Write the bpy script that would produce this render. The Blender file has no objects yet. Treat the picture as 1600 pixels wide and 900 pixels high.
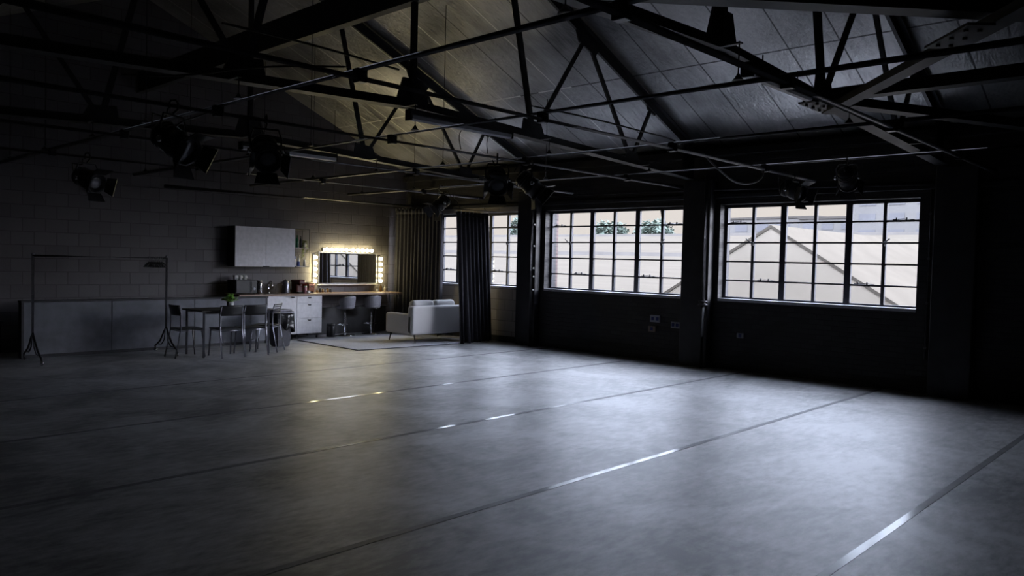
import bpy, bmesh, math, random
from mathutils import Vector, Matrix
random.seed(7)
C = bpy.context.scene.collection
PI = math.pi
V = Vector

# ------------------------------------------------------------------ materials
def nt(m):
    return m.node_tree.nodes, m.node_tree.links

def mat(name, col, rough=0.5, metal=0.0, spec=0.5, coat=0.0):
    m = bpy.data.materials.new(name); m.use_nodes = True
    b = m.node_tree.nodes['Principled BSDF']
    b.inputs['Base Color'].default_value = (*col, 1)
    b.inputs['Roughness'].default_value = rough
    b.inputs['Metallic'].default_value = metal
    b.inputs['Specular IOR Level'].default_value = spec
    b.inputs['Coat Weight'].default_value = coat
    return m

def speckle(m, scale=20.0, amount=0.25, bump=0.0, stretch=(1, 1, 1), rough_var=0.0, detail=4.0):
    """mottle the base colour with object-space noise, optional bump and roughness variation"""
    N, L = nt(m); b = N['Principled BSDF']
    tc = N.new('ShaderNodeTexCoord'); mp = N.new('ShaderNodeMapping'); mp.inputs['Scale'].default_value = stretch
    L.new(tc.outputs['Object'], mp.inputs['Vector'])
    no = N.new('ShaderNodeTexNoise'); no.inputs['Scale'].default_value = scale; no.inputs['Detail'].default_value = detail
    L.new(mp.outputs[0], no.inputs['Vector'])
    c = b.inputs['Base Color'].default_value[:]
    cr = N.new('ShaderNodeValToRGB')
    cr.color_ramp.elements[0].position = 0.3; cr.color_ramp.elements[1].position = 0.7
    cr.color_ramp.elements[0].color = (*[x * (1 - amount) for x in c[:3]], 1)
    cr.color_ramp.elements[1].color = (*[min(1, x * (1 + amount)) for x in c[:3]], 1)
    L.new(no.outputs['Fac'], cr.inputs['Fac']); L.new(cr.outputs['Color'], b.inputs['Base Color'])
    if rough_var:
        r0 = b.inputs['Roughness'].default_value
        mr = N.new('ShaderNodeMapRange'); mr.inputs['From Min'].default_value = 0.3; mr.inputs['From Max'].default_value = 0.7
        mr.inputs['To Min'].default_value = r0 - rough_var; mr.inputs['To Max'].default_value = r0 + rough_var
        L.new(no.outputs['Fac'], mr.inputs['Value']); L.new(mr.outputs[0], b.inputs['Roughness'])
    if bump:
        bp = N.new('ShaderNodeBump'); bp.inputs['Strength'].default_value = bump; bp.inputs['Distance'].default_value = 0.02
        L.new(no.outputs['Fac'], bp.inputs['Height']); L.new(bp.outputs[0], b.inputs['Normal'])
    return m

def mth(N, L, op, a, b=None, c=None):
    n = N.new('ShaderNodeMath'); n.operation = op
    for i, v in enumerate((a, b, c)):
        if v is None: continue
        if isinstance(v, (int, float)): n.inputs[i].default_value = v
        else: L.new(v, n.inputs[i])
    return n.outputs[0]

def block_mat(name, col, axes, bw, bh, bump=0.5, rough=0.6, mortar_dark=0.55, var=0.3):
    """painted blockwork: brick texture on the wall's own two axes"""
    m = mat(name, col, rough); N, L = nt(m); b = N['Principled BSDF']
    tc = N.new('ShaderNodeTexCoord'); sp = N.new('ShaderNodeSeparateXYZ'); L.new(tc.outputs['Object'], sp.inputs[0])
    cb = N.new('ShaderNodeCombineXYZ')
    L.new(sp.outputs[axes[0]], cb.inputs[0]); L.new(sp.outputs[axes[1]], cb.inputs[1])
    br = N.new('ShaderNodeTexBrick')
    br.inputs['Scale'].default_value = 1; br.inputs['Brick Width'].default_value = bw; br.inputs['Row Height'].default_value = bh
    br.inputs['Mortar Size'].default_value = 0.008; br.inputs['Mortar Smooth'].default_value = 0.4
    br.inputs['Color1'].default_value = (*[x * (1 - var) for x in col], 1)
    br.inputs['Color2'].default_value = (*[x * (1 + var) for x in col], 1)
    br.inputs['Mortar'].default_value = (*[x * mortar_dark for x in col], 1)
    L.new(cb.outputs[0], br.inputs['Vector']); L.new(br.outputs['Color'], b.inputs['Base Color'])
    no = N.new('ShaderNodeTexNoise'); no.inputs['Scale'].default_value = 30; no.inputs['Detail'].default_value = 6
    L.new(tc.outputs['Object'], no.inputs['Vector'])
    h = mth(N, L, 'ADD', mth(N, L, 'MULTIPLY', br.outputs['Fac'], -1.0), mth(N, L, 'MULTIPLY', no.outputs['Fac'], 0.5))
    bp = N.new('ShaderNodeBump'); bp.inputs['Strength'].default_value = bump; bp.inputs['Distance'].default_value = 0.012
    L.new(h, bp.inputs['Height']); L.new(bp.outputs[0], b.inputs['Normal'])
    return m

M = {}
M['steel'] = speckle(mat('black_painted_steel', (0.016, 0.015, 0.016), 0.5), 12, 0.3)
M['pipe'] = speckle(mat('dull_scaffold_tube', (0.075, 0.073, 0.078), 0.45, 0.7), 9, 0.35)
M['pipe_thin'] = speckle(mat('grey_conduit', (0.10, 0.095, 0.10), 0.45, 0.3), 9, 0.3)
M['black'] = speckle(mat('black_enamel', (0.012, 0.012, 0.013), 0.4), 30, 0.2)
M['black_metal'] = speckle(mat('black_metal', (0.03, 0.03, 0.033), 0.35, 0.5), 30, 0.2)
M['black_plastic'] = speckle(mat('black_plastic', (0.012, 0.012, 0.013), 0.42), 40, 0.15)
M['cable'] = speckle(mat('black_rubber_cable', (0.018, 0.017, 0.018), 0.55), 40, 0.2)
M['cable_grey'] = speckle(mat('grey_cable', (0.12, 0.115, 0.12), 0.5), 40, 0.2)
M['chrome'] = speckle(mat('chrome', (0.62, 0.62, 0.64), 0.18, 1.0), 6, 0.06)
M['tube_grey'] = speckle(mat('silver_tube', (0.22, 0.22, 0.25), 0.3, 0.8), 20, 0.15)
M['white'] = speckle(mat('white_plastic', (0.75, 0.74, 0.72), 0.4), 20, 0.05)
M['cab_white'] = speckle(mat('pale_mottled_laminate', (0.72, 0.71, 0.74), 0.45), 14, 0.10)
M['worktop'] = speckle(mat('wood_worktop', (0.26, 0.17, 0.12), 0.4), 8, 0.3, stretch=(1, 14, 14))
M['screen'] = speckle(mat('grey_painted_board', (0.16, 0.165, 0.19), 0.6), 6, 0.2)
M['screen_trim'] = speckle(mat('dark_board_edge', (0.03, 0.03, 0.034), 0.55), 10, 0.2)
M['sofa'] = speckle(mat('pale_grey_upholstery', (0.55, 0.54, 0.54), 0.9), 160, 0.14, 0.25)
M['wood_dark'] = speckle(mat('dark_stained_wood', (0.03, 0.024, 0.02), 0.45), 12, 0.3, stretch=(6, 6, 1))
M['rug'] = speckle(mat('pale_grey_rug', (0.60, 0.60, 0.64), 0.95), 60, 0.2, 0.5)
M['rug_edge'] = speckle(mat('dark_rug_binding', (0.03, 0.03, 0.04), 0.9), 60, 0.2)
M['curtain'] = speckle(mat('black_velvet_curtain', (0.030, 0.028, 0.036), 0.85), 30, 0.25)
M['curtain'].node_tree.nodes['Principled BSDF'].inputs['Sheen Weight'].default_value = 0.25
M['curtain'].node_tree.nodes['Principled BSDF'].inputs['Sheen Roughness'].default_value = 0.4
M['seat_grey'] = speckle(mat('grey_moulded_shell', (0.18, 0.18, 0.21), 0.45), 20, 0.1)
M['bag'] = speckle(mat('black_bin_bag', (0.02, 0.02, 0.022), 0.18), 12, 0.2, 0.8)
M['bin'] = speckle(mat('grey_bin_plastic', (0.07, 0.07, 0.085), 0.45), 20, 0.15)
M['pot'] = speckle(mat('white_pot', (0.7, 0.7, 0.72), 0.35), 20, 0.05)
M['leaf'] = speckle(mat('fresh_green_leaf', (0.26, 0.50, 0.08), 0.5), 40, 0.35)
M['vine'] = speckle(mat('pale_green_vine_leaf', (0.36, 0.42, 0.16), 0.5), 40, 0.3)
M['red'] = speckle(mat('dark_red_enamel', (0.09, 0.012, 0.014), 0.25), 20, 0.1)
M['copper'] = speckle(mat('copper_metal', (0.26, 0.12, 0.08), 0.25, 0.9), 20, 0.15)
M['green_glass'] = speckle(mat('green_bottle', (0.02, 0.14, 0.06), 0.12), 20, 0.1)
M['blue'] = speckle(mat('blue_plastic', (0.05, 0.09, 0.32), 0.3), 20, 0.1)
M['amber'] = speckle(mat('amber_jar', (0.22, 0.13, 0.05), 0.25), 20, 0.2)
M['pink'] = speckle(mat('pink_label', (0.6, 0.28, 0.34), 0.4), 20, 0.1)
M['socket_white'] = speckle(mat('socket_white', (0.30, 0.30, 0.36), 0.45), 20, 0.05)
M['socket_blue'] = speckle(mat('socket_blue', (0.02, 0.03, 0.16), 0.4), 20, 0.05)
M['socket_buff'] = speckle(mat('socket_buff', (0.22, 0.17, 0.13), 0.5), 20, 0.05)
M['winframe'] = speckle(mat('dark_window_steel', (0.035, 0.034, 0.042), 0.5), 15, 0.3)
M['sill'] = speckle(mat('pale_sill_paint', (0.42, 0.42, 0.46), 0.5), 12, 0.2)
M['silver_leaf'] = speckle(mat('polished_aluminium', (0.75, 0.75, 0.78), 0.22, 1.0), 12, 0.08)
M['batten'] = speckle(mat('white_batten_enamel', (0.70, 0.70, 0.76), 0.4), 12, 0.06)
M['gel'] = speckle(mat('lantern_glass', (0.08, 0.08, 0.09), 0.1), 12, 0.06)

# mirror
m = mat('mirror_glass', (0.82, 0.83, 0.84), 0.01, 1.0); M['mirror'] = speckle(m, 3, 0.01)
# bulb (a lit lamp)
m = bpy.data.materials.new('lit_frosted_bulb'); m.use_nodes = True
b = m.node_tree.nodes['Principled BSDF']; b.inputs['Base Color'].default_value = (0.9, 0.85, 0.7, 1)
b.inputs['Emission Color'].default_value = (1.0, 0.86, 0.46, 1); b.inputs['Emission Strength'].default_value = 60.0
M['bulb'] = m
# clear window glass
m = bpy.data.materials.new('thin_window_glass'); m.use_nodes = True
N, L = nt(m); N.clear()
out = N.new('ShaderNodeOutputMaterial'); tr = N.new('ShaderNodeBsdfTransparent'); gl = N.new('ShaderNodeBsdfGlossy')
tr.inputs[0].default_value = (0.98, 0.98, 0.98, 1); gl.inputs['Roughness'].default_value = 0.02
ge = N.new('ShaderNodeNewGeometry'); dn = N.new('ShaderNodeVectorMath'); dn.operation = 'DOT_PRODUCT'
L.new(ge.outputs['Incoming'], dn.inputs[0]); L.new(ge.outputs['Normal'], dn.inputs[1])
fz = mth(N, L, 'POWER', mth(N, L, 'SUBTRACT', 1.0, mth(N, L, 'ABSOLUTE', dn.outputs['Value'])), 5.0)
fz = mth(N, L, 'ADD', mth(N, L, 'MULTIPLY', fz, 0.95), 0.04)      # thin pane: no total reflection
mx = N.new('ShaderNodeMixShader'); L.new(fz, mx.inputs[0]); L.new(tr.outputs[0], mx.inputs[1]); L.new(gl.outputs[0], mx.inputs[2])
L.new(mx.outputs[0], out.inputs[0]); M['glass'] = m

# floor: scuffed dark dance vinyl
m = mat('scuffed_grey_dance_floor', (0.06, 0.06, 0.065), 0.4); N, L = nt(m); b = N['Principled BSDF']
tc = N.new('ShaderNodeTexCoord')
n1 = N.new('ShaderNodeTexNoise'); n1.inputs['Scale'].default_value = 1.05; n1.inputs['Detail'].default_value = 9; n1.inputs['Roughness'].default_value = 0.62
n1.inputs['Distortion'].default_value = 0.7
mp = N.new('ShaderNodeMapping'); mp.inputs['Scale'].default_value = (1, 1.0, 1); L.new(tc.outputs['Object'], mp.inputs[0]); L.new(mp.outputs[0], n1.inputs['Vector'])
n2 = N.new('ShaderNodeTexNoise'); n2.inputs['Scale'].default_value = 5.5; n2.inputs['Detail'].default_value = 8; n2.inputs['Roughness'].default_value = 0.7
mp2 = N.new('ShaderNodeMapping'); mp2.inputs['Scale'].default_value = (1, 2.6, 1); mp2.inputs['Rotation'].default_value = (0, 0, 0.5)
L.new(tc.outputs['Object'], mp2.inputs[0]); L.new(mp2.outputs[0], n2.inputs['Vector'])
s = mth(N, L, 'ADD', mth(N, L, 'MULTIPLY', n1.outputs['Fac'], 0.6), mth(N, L, 'MULTIPLY', n2.outputs['Fac'], 0.4))
cr = N.new('ShaderNodeValToRGB'); cr.color_ramp.elements[0].position = 0.41; cr.color_ramp.elements[1].position = 0.59
cr.color_ramp.elements[0].color = (0.11, 0.11, 0.115, 1); cr.color_ramp.elements[1].color = (0.48, 0.474, 0.48, 1)
L.new(s, cr.inputs[0]); L.new(cr.outputs[0], b.inputs['Base Color'])
mr = N.new('ShaderNodeMapRange'); mr.inputs['From Min'].default_value = 0.35; mr.inputs['From Max'].default_value = 0.65
mr.inputs['To Min'].default_value = 0.52; mr.inputs['To Max'].default_value = 0.68
L.new(s, mr.inputs['Value']); L.new(mr.outputs[0], b.inputs['Roughness'])
bp = N.new('ShaderNodeBump'); bp.inputs['Strength'].default_value = 0.12; bp.inputs['Distance'].default_value = 0.01
L.new(n2.outputs['Fac'], bp.inputs['Height']); L.new(bp.outputs[0], b.inputs['Normal'])
b.inputs['Specular IOR Level'].default_value = 1.0
b.inputs['Coat Weight'].default_value = 1.0; b.inputs['Coat Roughness'].default_value = 0.43; b.inputs['Coat IOR'].default_value = 1.85
cw = N.new('ShaderNodeMapRange'); cw.inputs['From Min'].default_value = 0.38; cw.inputs['From Max'].default_value = 0.60
cw.inputs['To Min'].default_value = 0.55; cw.inputs['To Max'].default_value = 1.0
L.new(s, cw.inputs['Value']); L.new(cw.outputs[0], b.inputs['Coat Weight'])
M['floor'] = m
M['tape'] = speckle(mat('glossy_floor_tape', (0.20, 0.20, 0.21), 0.55, 0, 0.9, coat=0.55), 5, 0.25)
M['tape'].node_tree.nodes['Principled BSDF'].inputs['Coat Roughness'].default_value = 0.15

# ceiling: dark glossy wrinkled sheeting with seams down the slope every 0.63 m
m = mat('dark_glossy_roof_sheeting', (0.055, 0.052, 0.05), 0.40, 0.8, 1.0); N, L = nt(m); b = N['Principled BSDF']
tc = N.new('ShaderNodeTexCoord'); sp = N.new('ShaderNodeSeparateXYZ'); L.new(tc.outputs['Object'], sp.inputs[0])
fy = mth(N, L, 'FRACT', mth(N, L, 'DIVIDE', mth(N, L, 'SUBTRACT', sp.outputs[1], 10.0 - 63 * 0.63), 0.63))
dy = mth(N, L, 'ABSOLUTE', mth(N, L, 'SUBTRACT', fy, 0.5))
seam = mth(N, L, 'GREATER_THAN', dy, 0.484)
dxj = mth(N, L, 'LESS_THAN', mth(N, L, 'ABSOLUTE', mth(N, L, 'SUBTRACT', sp.outputs[0], 9.52)), 0.012)
mp = N.new('ShaderNodeMapping'); mp.inputs['Scale'].default_value = (0.9, 7.0, 0.9); L.new(tc.outputs['Object'], mp.inputs[0])
ns = N.new('ShaderNodeTexNoise'); ns.inputs['Scale'].default_value = 1.6; ns.inputs['Detail'].default_value = 8; ns.inputs['Roughness'].default_value = 0.6
L.new(mp.outputs[0], ns.inputs['Vector'])
nf = N.new('ShaderNodeTexNoise'); nf.inputs['Scale'].default_value = 11; nf.inputs['Detail'].default_value = 5
mpf = N.new('ShaderNodeMapping'); mpf.inputs['Scale'].default_value = (1, 2.2, 1); mpf.inputs['Rotation'].default_value = (0, 0, 0.35)
L.new(tc.outputs['Object'], mpf.inputs[0]); L.new(mpf.outputs[0], nf.inputs['Vector'])
nb = N.new('ShaderNodeTexNoise'); nb.inputs['Scale'].default_value = 0.55; nb.inputs['Detail'].default_value = 4
L.new(tc.outputs['Object'], nb.inputs['Vector'])
cr = N.new('ShaderNodeValToRGB'); cr.color_ramp.elements[0].position = 0.35; cr.color_ramp.elements[1].position = 0.65
cr.color_ramp.elements[0].color = (0.13, 0.129, 0.130, 1); cr.color_ramp.elements[1].color = (0.60, 0.59, 0.58, 1)
L.new(mth(N, L, 'ADD', mth(N, L, 'MULTIPLY', nb.outputs['Fac'], 0.85), mth(N, L, 'MULTIPLY', ns.outputs['Fac'], 0.15)), cr.inputs[0])
mixs = N.new('ShaderNodeMix'); mixs.data_type = 'RGBA'
L.new(mth(N, L, 'MULTIPLY', mth(N, L, 'MAXIMUM', seam, dxj), 0.8), mixs.inputs[0]); L.new(cr.outputs[0], mixs.inputs[6]); sc_ = N.new('ShaderNodeMix'); sc_.data_type = 'RGBA'     # far seams coloured pale as if catching the mirror bulbs, nearer ones dark
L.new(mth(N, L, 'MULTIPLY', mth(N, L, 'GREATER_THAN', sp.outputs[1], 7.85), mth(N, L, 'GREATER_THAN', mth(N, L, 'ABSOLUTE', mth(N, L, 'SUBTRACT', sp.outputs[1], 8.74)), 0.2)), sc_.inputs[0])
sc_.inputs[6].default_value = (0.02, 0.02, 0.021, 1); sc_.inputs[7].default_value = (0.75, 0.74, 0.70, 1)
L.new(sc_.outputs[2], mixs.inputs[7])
L.new(mixs.outputs[2], b.inputs['Base Color'])
hh = mth(N, L, 'ADD', mth(N, L, 'MULTIPLY', ns.outputs['Fac'], 0.7), mth(N, L, 'MULTIPLY', nf.outputs['Fac'], 0.75))
hh = mth(N, L, 'ADD', hh, mth(N, L, 'MULTIPLY', seam, 0.5))
bp = N.new('ShaderNodeBump'); bp.inputs['Strength'].default_value = 0.8; bp.inputs['Distance'].default_value = 0.03
L.new(hh, bp.inputs['Height']); L.new(bp.outputs[0], b.inputs['Normal'])
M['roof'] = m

M['wall_back'] = block_mat('dark_painted_blockwork', (0.12, 0.110, 0.116), (0, 2), 0.33, 0.215, var=0.12, mortar_dark=0.6)
M['wall_side'] = block_mat('black_painted_brick', (0.022, 0.020, 0.021), (1, 2), 0.225, 0.075, bump=0.35)
M['wall_side_pale'] = block_mat('grey_brown_painted_block', (0.42, 0.37, 0.31), (1, 2), 0.44, 0.215, bump=0.35, var=0.15)
M['plain_dark'] = speckle(mat('black_painted_plaster', (0.018, 0.017, 0.018), 0.6), 4, 0.3)
M['pier'] = speckle(mat('black_painted_pier', (0.020, 0.019, 0.022), 0.45), 6, 0.3, 0.15)
# outside
M['out_roof'] = speckle(mat('bleached_sheet_roof', (0.0874, 0.0752, 0.0605), 0.9, 0, 0.0), 1.5, 0.08)
M['out_roof_grey'] = speckle(mat('weathered_sheet_roof', (0.0836, 0.0719, 0.0579), 0.9, 0, 0.0), 1.5, 0.10, stretch=(6, 0.5, 1))
M['out_wall'] = speckle(mat('white_render', (0.2850, 0.2463, 0.1976), 0.9, 0, 0.0), 1, 0.05)
M['out_line'] = speckle(mat('grey_ridge_tile', (0.0750, 0.0670, 0.0600), 0.9, 0, 0.0), 2, 0.1)
M['out_brick'] = block_mat('red_brick', (0.09, 0.05, 0.045), (1, 2), 0.225, 0.075)
M['out_block'] = speckle(mat('pale_concrete', (0.1407, 0.1317, 0.1236), 0.9, 0, 0.0), 0.2, 0.05)
M['out_glass'] = speckle(mat('grey_window_band', (0.1193, 0.1148, 0.1193), 0.9, 0, 0.1), 0.2, 0.1)
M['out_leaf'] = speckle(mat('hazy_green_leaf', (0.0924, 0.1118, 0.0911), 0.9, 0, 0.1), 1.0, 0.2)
M['out_bounce'] = speckle(mat('white_bounce_surface', (0.82, 0.81, 0.80), 0.9, 0, 0.0), 1.0, 0.08)
M['out_ground'] = speckle(mat('pale_concrete_yard', (0.0560, 0.0513, 0.0466), 0.95, 0, 0.0), 0.5, 0.1)

# ------------------------------------------------------------------ mesh helpers
def nb_(): return bmesh.new()

def add_box(bm, lo, hi, bevel=0.0, rot=None, seg=2):
    lo, hi = V(lo), V(hi); c = (lo + hi) / 2; s = hi - lo
    r = bmesh.ops.create_cube(bm, size=1.0)
    vs = r['verts']
    bmesh.ops.scale(bm, vec=s, verts=vs)
    if bevel > 0:
        es = list({e for v in vs for e in v.link_edges})
        rb = bmesh.ops.bevel(bm, geom=es, offset=min(bevel, min(s) * 0.49), segments=seg, profile=0.5, affect='EDGES')
        vs = list({v for f in rb['faces'] for v in f.verts} | {v for v in vs if v.is_valid})
    if rot is not None: bmesh.ops.rotate(bm, cent=(0, 0, 0), matrix=rot, verts=vs)
    bmesh.ops.translate(bm, vec=c, verts=vs)
    return vs

def frame_of(d):
    d = d.normalized(); up = V((0, 0, 1)) if abs(d.z) < 0.95 else V((0, 1, 0))
    x = d.cross(up).normalized(); y = x.cross(d).normalized()
    return x, y

def add_tube(bm, pts, r, n=8, caps=True):
    pts = [V(p) for p in pts]; rings = []
    rs = r if isinstance(r, (list, tuple)) else [r] * len(pts)
    px = None
    for i, p in enumerate(pts):
        d = (pts[min(i + 1, len(pts) - 1)] - pts[max(i - 1, 0)])
        if d.length < 1e-9: d = V((0, 0, 1))
        x, y = frame_of(d)
        if px is not None:
            q = px - d.normalized() * px.dot(d.normalized())
            if q.length > 1e-6: x = q.normalized(); y = x.cross(d.normalized()) * -1
        px = x
        rings.append([bm.verts.new(p + (x * math.cos(2 * PI * k / n) + y * math.sin(2 * PI * k / n)) * rs[i]) for k in range(n)])
    for a, b in zip(rings, rings[1:]):
        for k in range(n):
            f = bm.faces.new((a[k], a[(k + 1) % n], b[(k + 1) % n], b[k])); f.smooth = True
    if caps:
        bm.faces.new(rings[0][::-1]); bm.faces.new(rings[-1])

def add_prism(bm, p0, p1, prof, up=(0, 0, 1)):
    """extrude a 2-D outline (side, up) from p0 to p1"""
    p0, p1 = V(p0), V(p1); d = (p1 - p0).normalized(); up = V(up)
    s = d.cross(up).normalized(); u = s.cross(d).normalized()
    A = [bm.verts.new(p0 + s * a + u * b) for a, b in prof]; B = [bm.verts.new(p1 + s * a + u * b) for a, b in prof]
    n = len(prof)
    for k in range(n): bm.faces.new((A[k], A[(k + 1) % n], B[(k + 1) % n], B[k]))
    bm.faces.new(A[::-1]); bm.faces.new(B)

def add_lathe(bm, prof, c=(0, 0, 0), n=20, axis=None):
    """prof: list of (radius, height)"""
    c = V(c); rings = []; q = None
    if axis is not None: q = V((0, 0, 1)).rotation_difference(V(axis))
    for r, h in prof:
        ring = []
        for k in range(n):
            p = V((max(r, 1e-4) * math.cos(2 * PI * k / n), max(r, 1e-4) * math.sin(2 * PI * k / n), h))
            if q: p = q @ p
            ring.append(bm.verts.new(c + p))
        rings.append(ring)
    for a, b in zip(rings, rings[1:]):
        for k in range(n):
            f = bm.faces.new((a[k], a[(k + 1) % n], b[(k + 1) % n], b[k])); f.smooth = True
    bm.faces.new(rings[0][::-1]); bm.faces.new(rings[-1])

def add_sphere(bm, c, r, sc=(1, 1, 1), u=14, v=9):
    rr = bmesh.ops.create_uvsphere(bm, u_segments=u, v_segments=v, radius=r)
    bmesh.ops.scale(bm, vec=sc, verts=rr['verts']); bmesh.ops.translate(bm, vec=c, verts=rr['verts'])
    for f in {f for w in rr['verts'] for f in w.link_faces}: f.smooth = True

def add_grid(bm, fn, nu, nv, closed=False):
    g = [[bm.verts.new(fn(i / nu, j / nv)) for j in range(nv + 1)] for i in range(nu + 1)]
    for i in range(nu):
        for j in range(nv):
            f = bm.faces.new((g[i][j], g[i + 1][j], g[i + 1][j + 1], g[i][j + 1])); f.smooth = True

def obj(name, bm, m, parent=None):
    bmesh.ops.recalc_face_normals(bm, faces=bm.faces[:])
    me = bpy.data.meshes.new(name); bm.to_mesh(me); bm.free()
    me.materials.append(M[m] if isinstance(m, str) else m)
    o = bpy.data.objects.new(name, me); C.objects.link(o)
    if parent: o.parent = parent
    return o

def tag(o, label, cat, group=None):
    o['label'] = label; o['category'] = cat
    if group: o['group'] = group
    return o

def thing(name, label, cat, loc=(0, 0, 0), rz=0.0, group=None):
    o = bpy.data.objects.new(name, None); C.objects.link(o)
    o.location = loc; o.rotation_euler = (0, 0, rz); o.empty_display_size = 0.1
    return tag(o, label, cat, group)

def structure(name, bm, m, parent=None):
    o = obj(name, bm, m, parent)
    if not parent: o['kind'] = 'structure'
    return o

def dup(root, loc, rz=0.0, label=None, group=None):
    r = root.copy(); C.objects.link(r); r.location = loc; r.rotation_euler = (0, 0, rz)
    if label: r['label'] = label
    if group: r['group'] = group
    for ch in list(root.children):
        c = ch.copy(); C.objects.link(c); c.parent = r
        for g in list(ch.children):
            d = g.copy(); C.objects.link(d); d.parent = c
    return r

# ------------------------------------------------------------------ the shell
W = 11.4; L_ = 14.25; X0 = -2.4; Y0 = -4.4; MID = 5.42; PITCH = 0.427
def zr(x): return 6.15 - PITCH * abs(x - MID)

bm = nb_(); add_box(bm, (X0 - .3, Y0 - .3, -0.2), (W + .34, L_ + .3, 0)); structure('floor', bm, 'floor')

# sloping ceiling, a slab folded at the ridge
bm = nb_()
prof = [(X0 - .3, zr(X0 - .3)), (MID, zr(MID)), (W + .34, zr(W + .34)), (W + .34, zr(W + .34) + .12), (MID, zr(MID) + .12), (X0 - .3, zr(X0 - .3) + .12)]
A = [bm.verts.new((x, Y0 - .3, z)) for x, z in prof]; B = [bm.verts.new((x, L_ + .3, z)) for x, z in prof]
for k in range(6): bm.faces.new((A[k], A[(k + 1) % 6], B[(k + 1) % 6], B[k]))
for R_ in (A, B):
    bm.faces.new((R_[0], R_[1], R_[4], R_[5])); bm.faces.new((R_[1], R_[2], R_[3], R_[4]))
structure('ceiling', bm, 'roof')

def gable_wall(name, y0, y1, m):
    bm = nb_()
    prof = [(X0 - .3, 0), (W + .34, 0), (W + .34, zr(W + .34)), (MID, zr(MID)), (X0 - .3, zr(X0 - .3))]
    A = [bm.verts.new((x, y0, z)) for x, z in prof]; B = [bm.verts.new((x, y1, z)) for x, z in prof]
    for k in range(5): bm.faces.new((A[k], A[(k + 1) % 5], B[(k + 1) % 5], B[k]))
    bm.faces.new(A); bm.faces.new(B); return structure(name, bm, m)
gable_wall('wall_back', L_, L_ + .3, 'wall_back')
gable_wall('wall_front', Y0 - .3, Y0, 'plain_dark')
bm = nb_(); add_box(bm, (X0 - .3, Y0, 0), (X0, L_, zr(X0))); structure('wall_left', bm, 'plain_dark')

WIN = [(10.62, 13.62), (6.91, 9.96), (3.27, 6.23)]
SILL, HEAD = 1.12, 2.64
bm = nb_()
def wbox(y0, y1, z0, z1): add_box(bm, (W, y0, z0), (W + .34, y1, z1))
ys = [Y0] + [v for a, b in reversed(WIN) for v in (a, b)] + [L_]
for k in range(0, len(ys), 2): wbox(ys[k], ys[k + 1], 0, zr(W))
for a, b in WIN: wbox(a, b, 0, SILL); wbox(a, b, HEAD, zr(W))
structure('wall_right', bm, 'wall_side')

# piers that carry the trusses, between the windows
PIERS = [(10.05, 10.55), (6.32, 6.82), (2.55, 3.05)]
for k, (a, b) in enumerate(PIERS):
    bm = nb_(); add_box(bm, (W - .17, a, 0), (W, b, 3.02), 0.012); structure('trim_%d' % (k + 1), bm, 'pier')
# concrete lintel band above the windows
bm = nb_(); add_box(bm, (W - .05, 2.0, HEAD + .10), (W, 14.25, HEAD + .17), 0.008); structure('trim_4', bm, 'pier')
# timber wall plate under the roof
bm = nb_(); add_box(bm, (W - .12, Y0, 3.40), (W, L_, 3.52), 0.01); structure('trim_5', bm, 'steel')
# skirting under the third window
bm = nb_(); add_box(bm, (W - .03, 10.55, 0), (W, 14.25, 0.12), 0.006); structure('baseboard_right', bm, 'plain_dark')

# lighter painted blockwork below and above the curtained window
bm = nb_(); add_box(bm, (W - .012, 10.56, .12), (W, 14.25, SILL - .04)); add_box(bm, (W - .012, 10.56, HEAD + .0), (W, 14.25, HEAD + .10)); structure('trim_6', bm, 'wall_side_pale')
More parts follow.
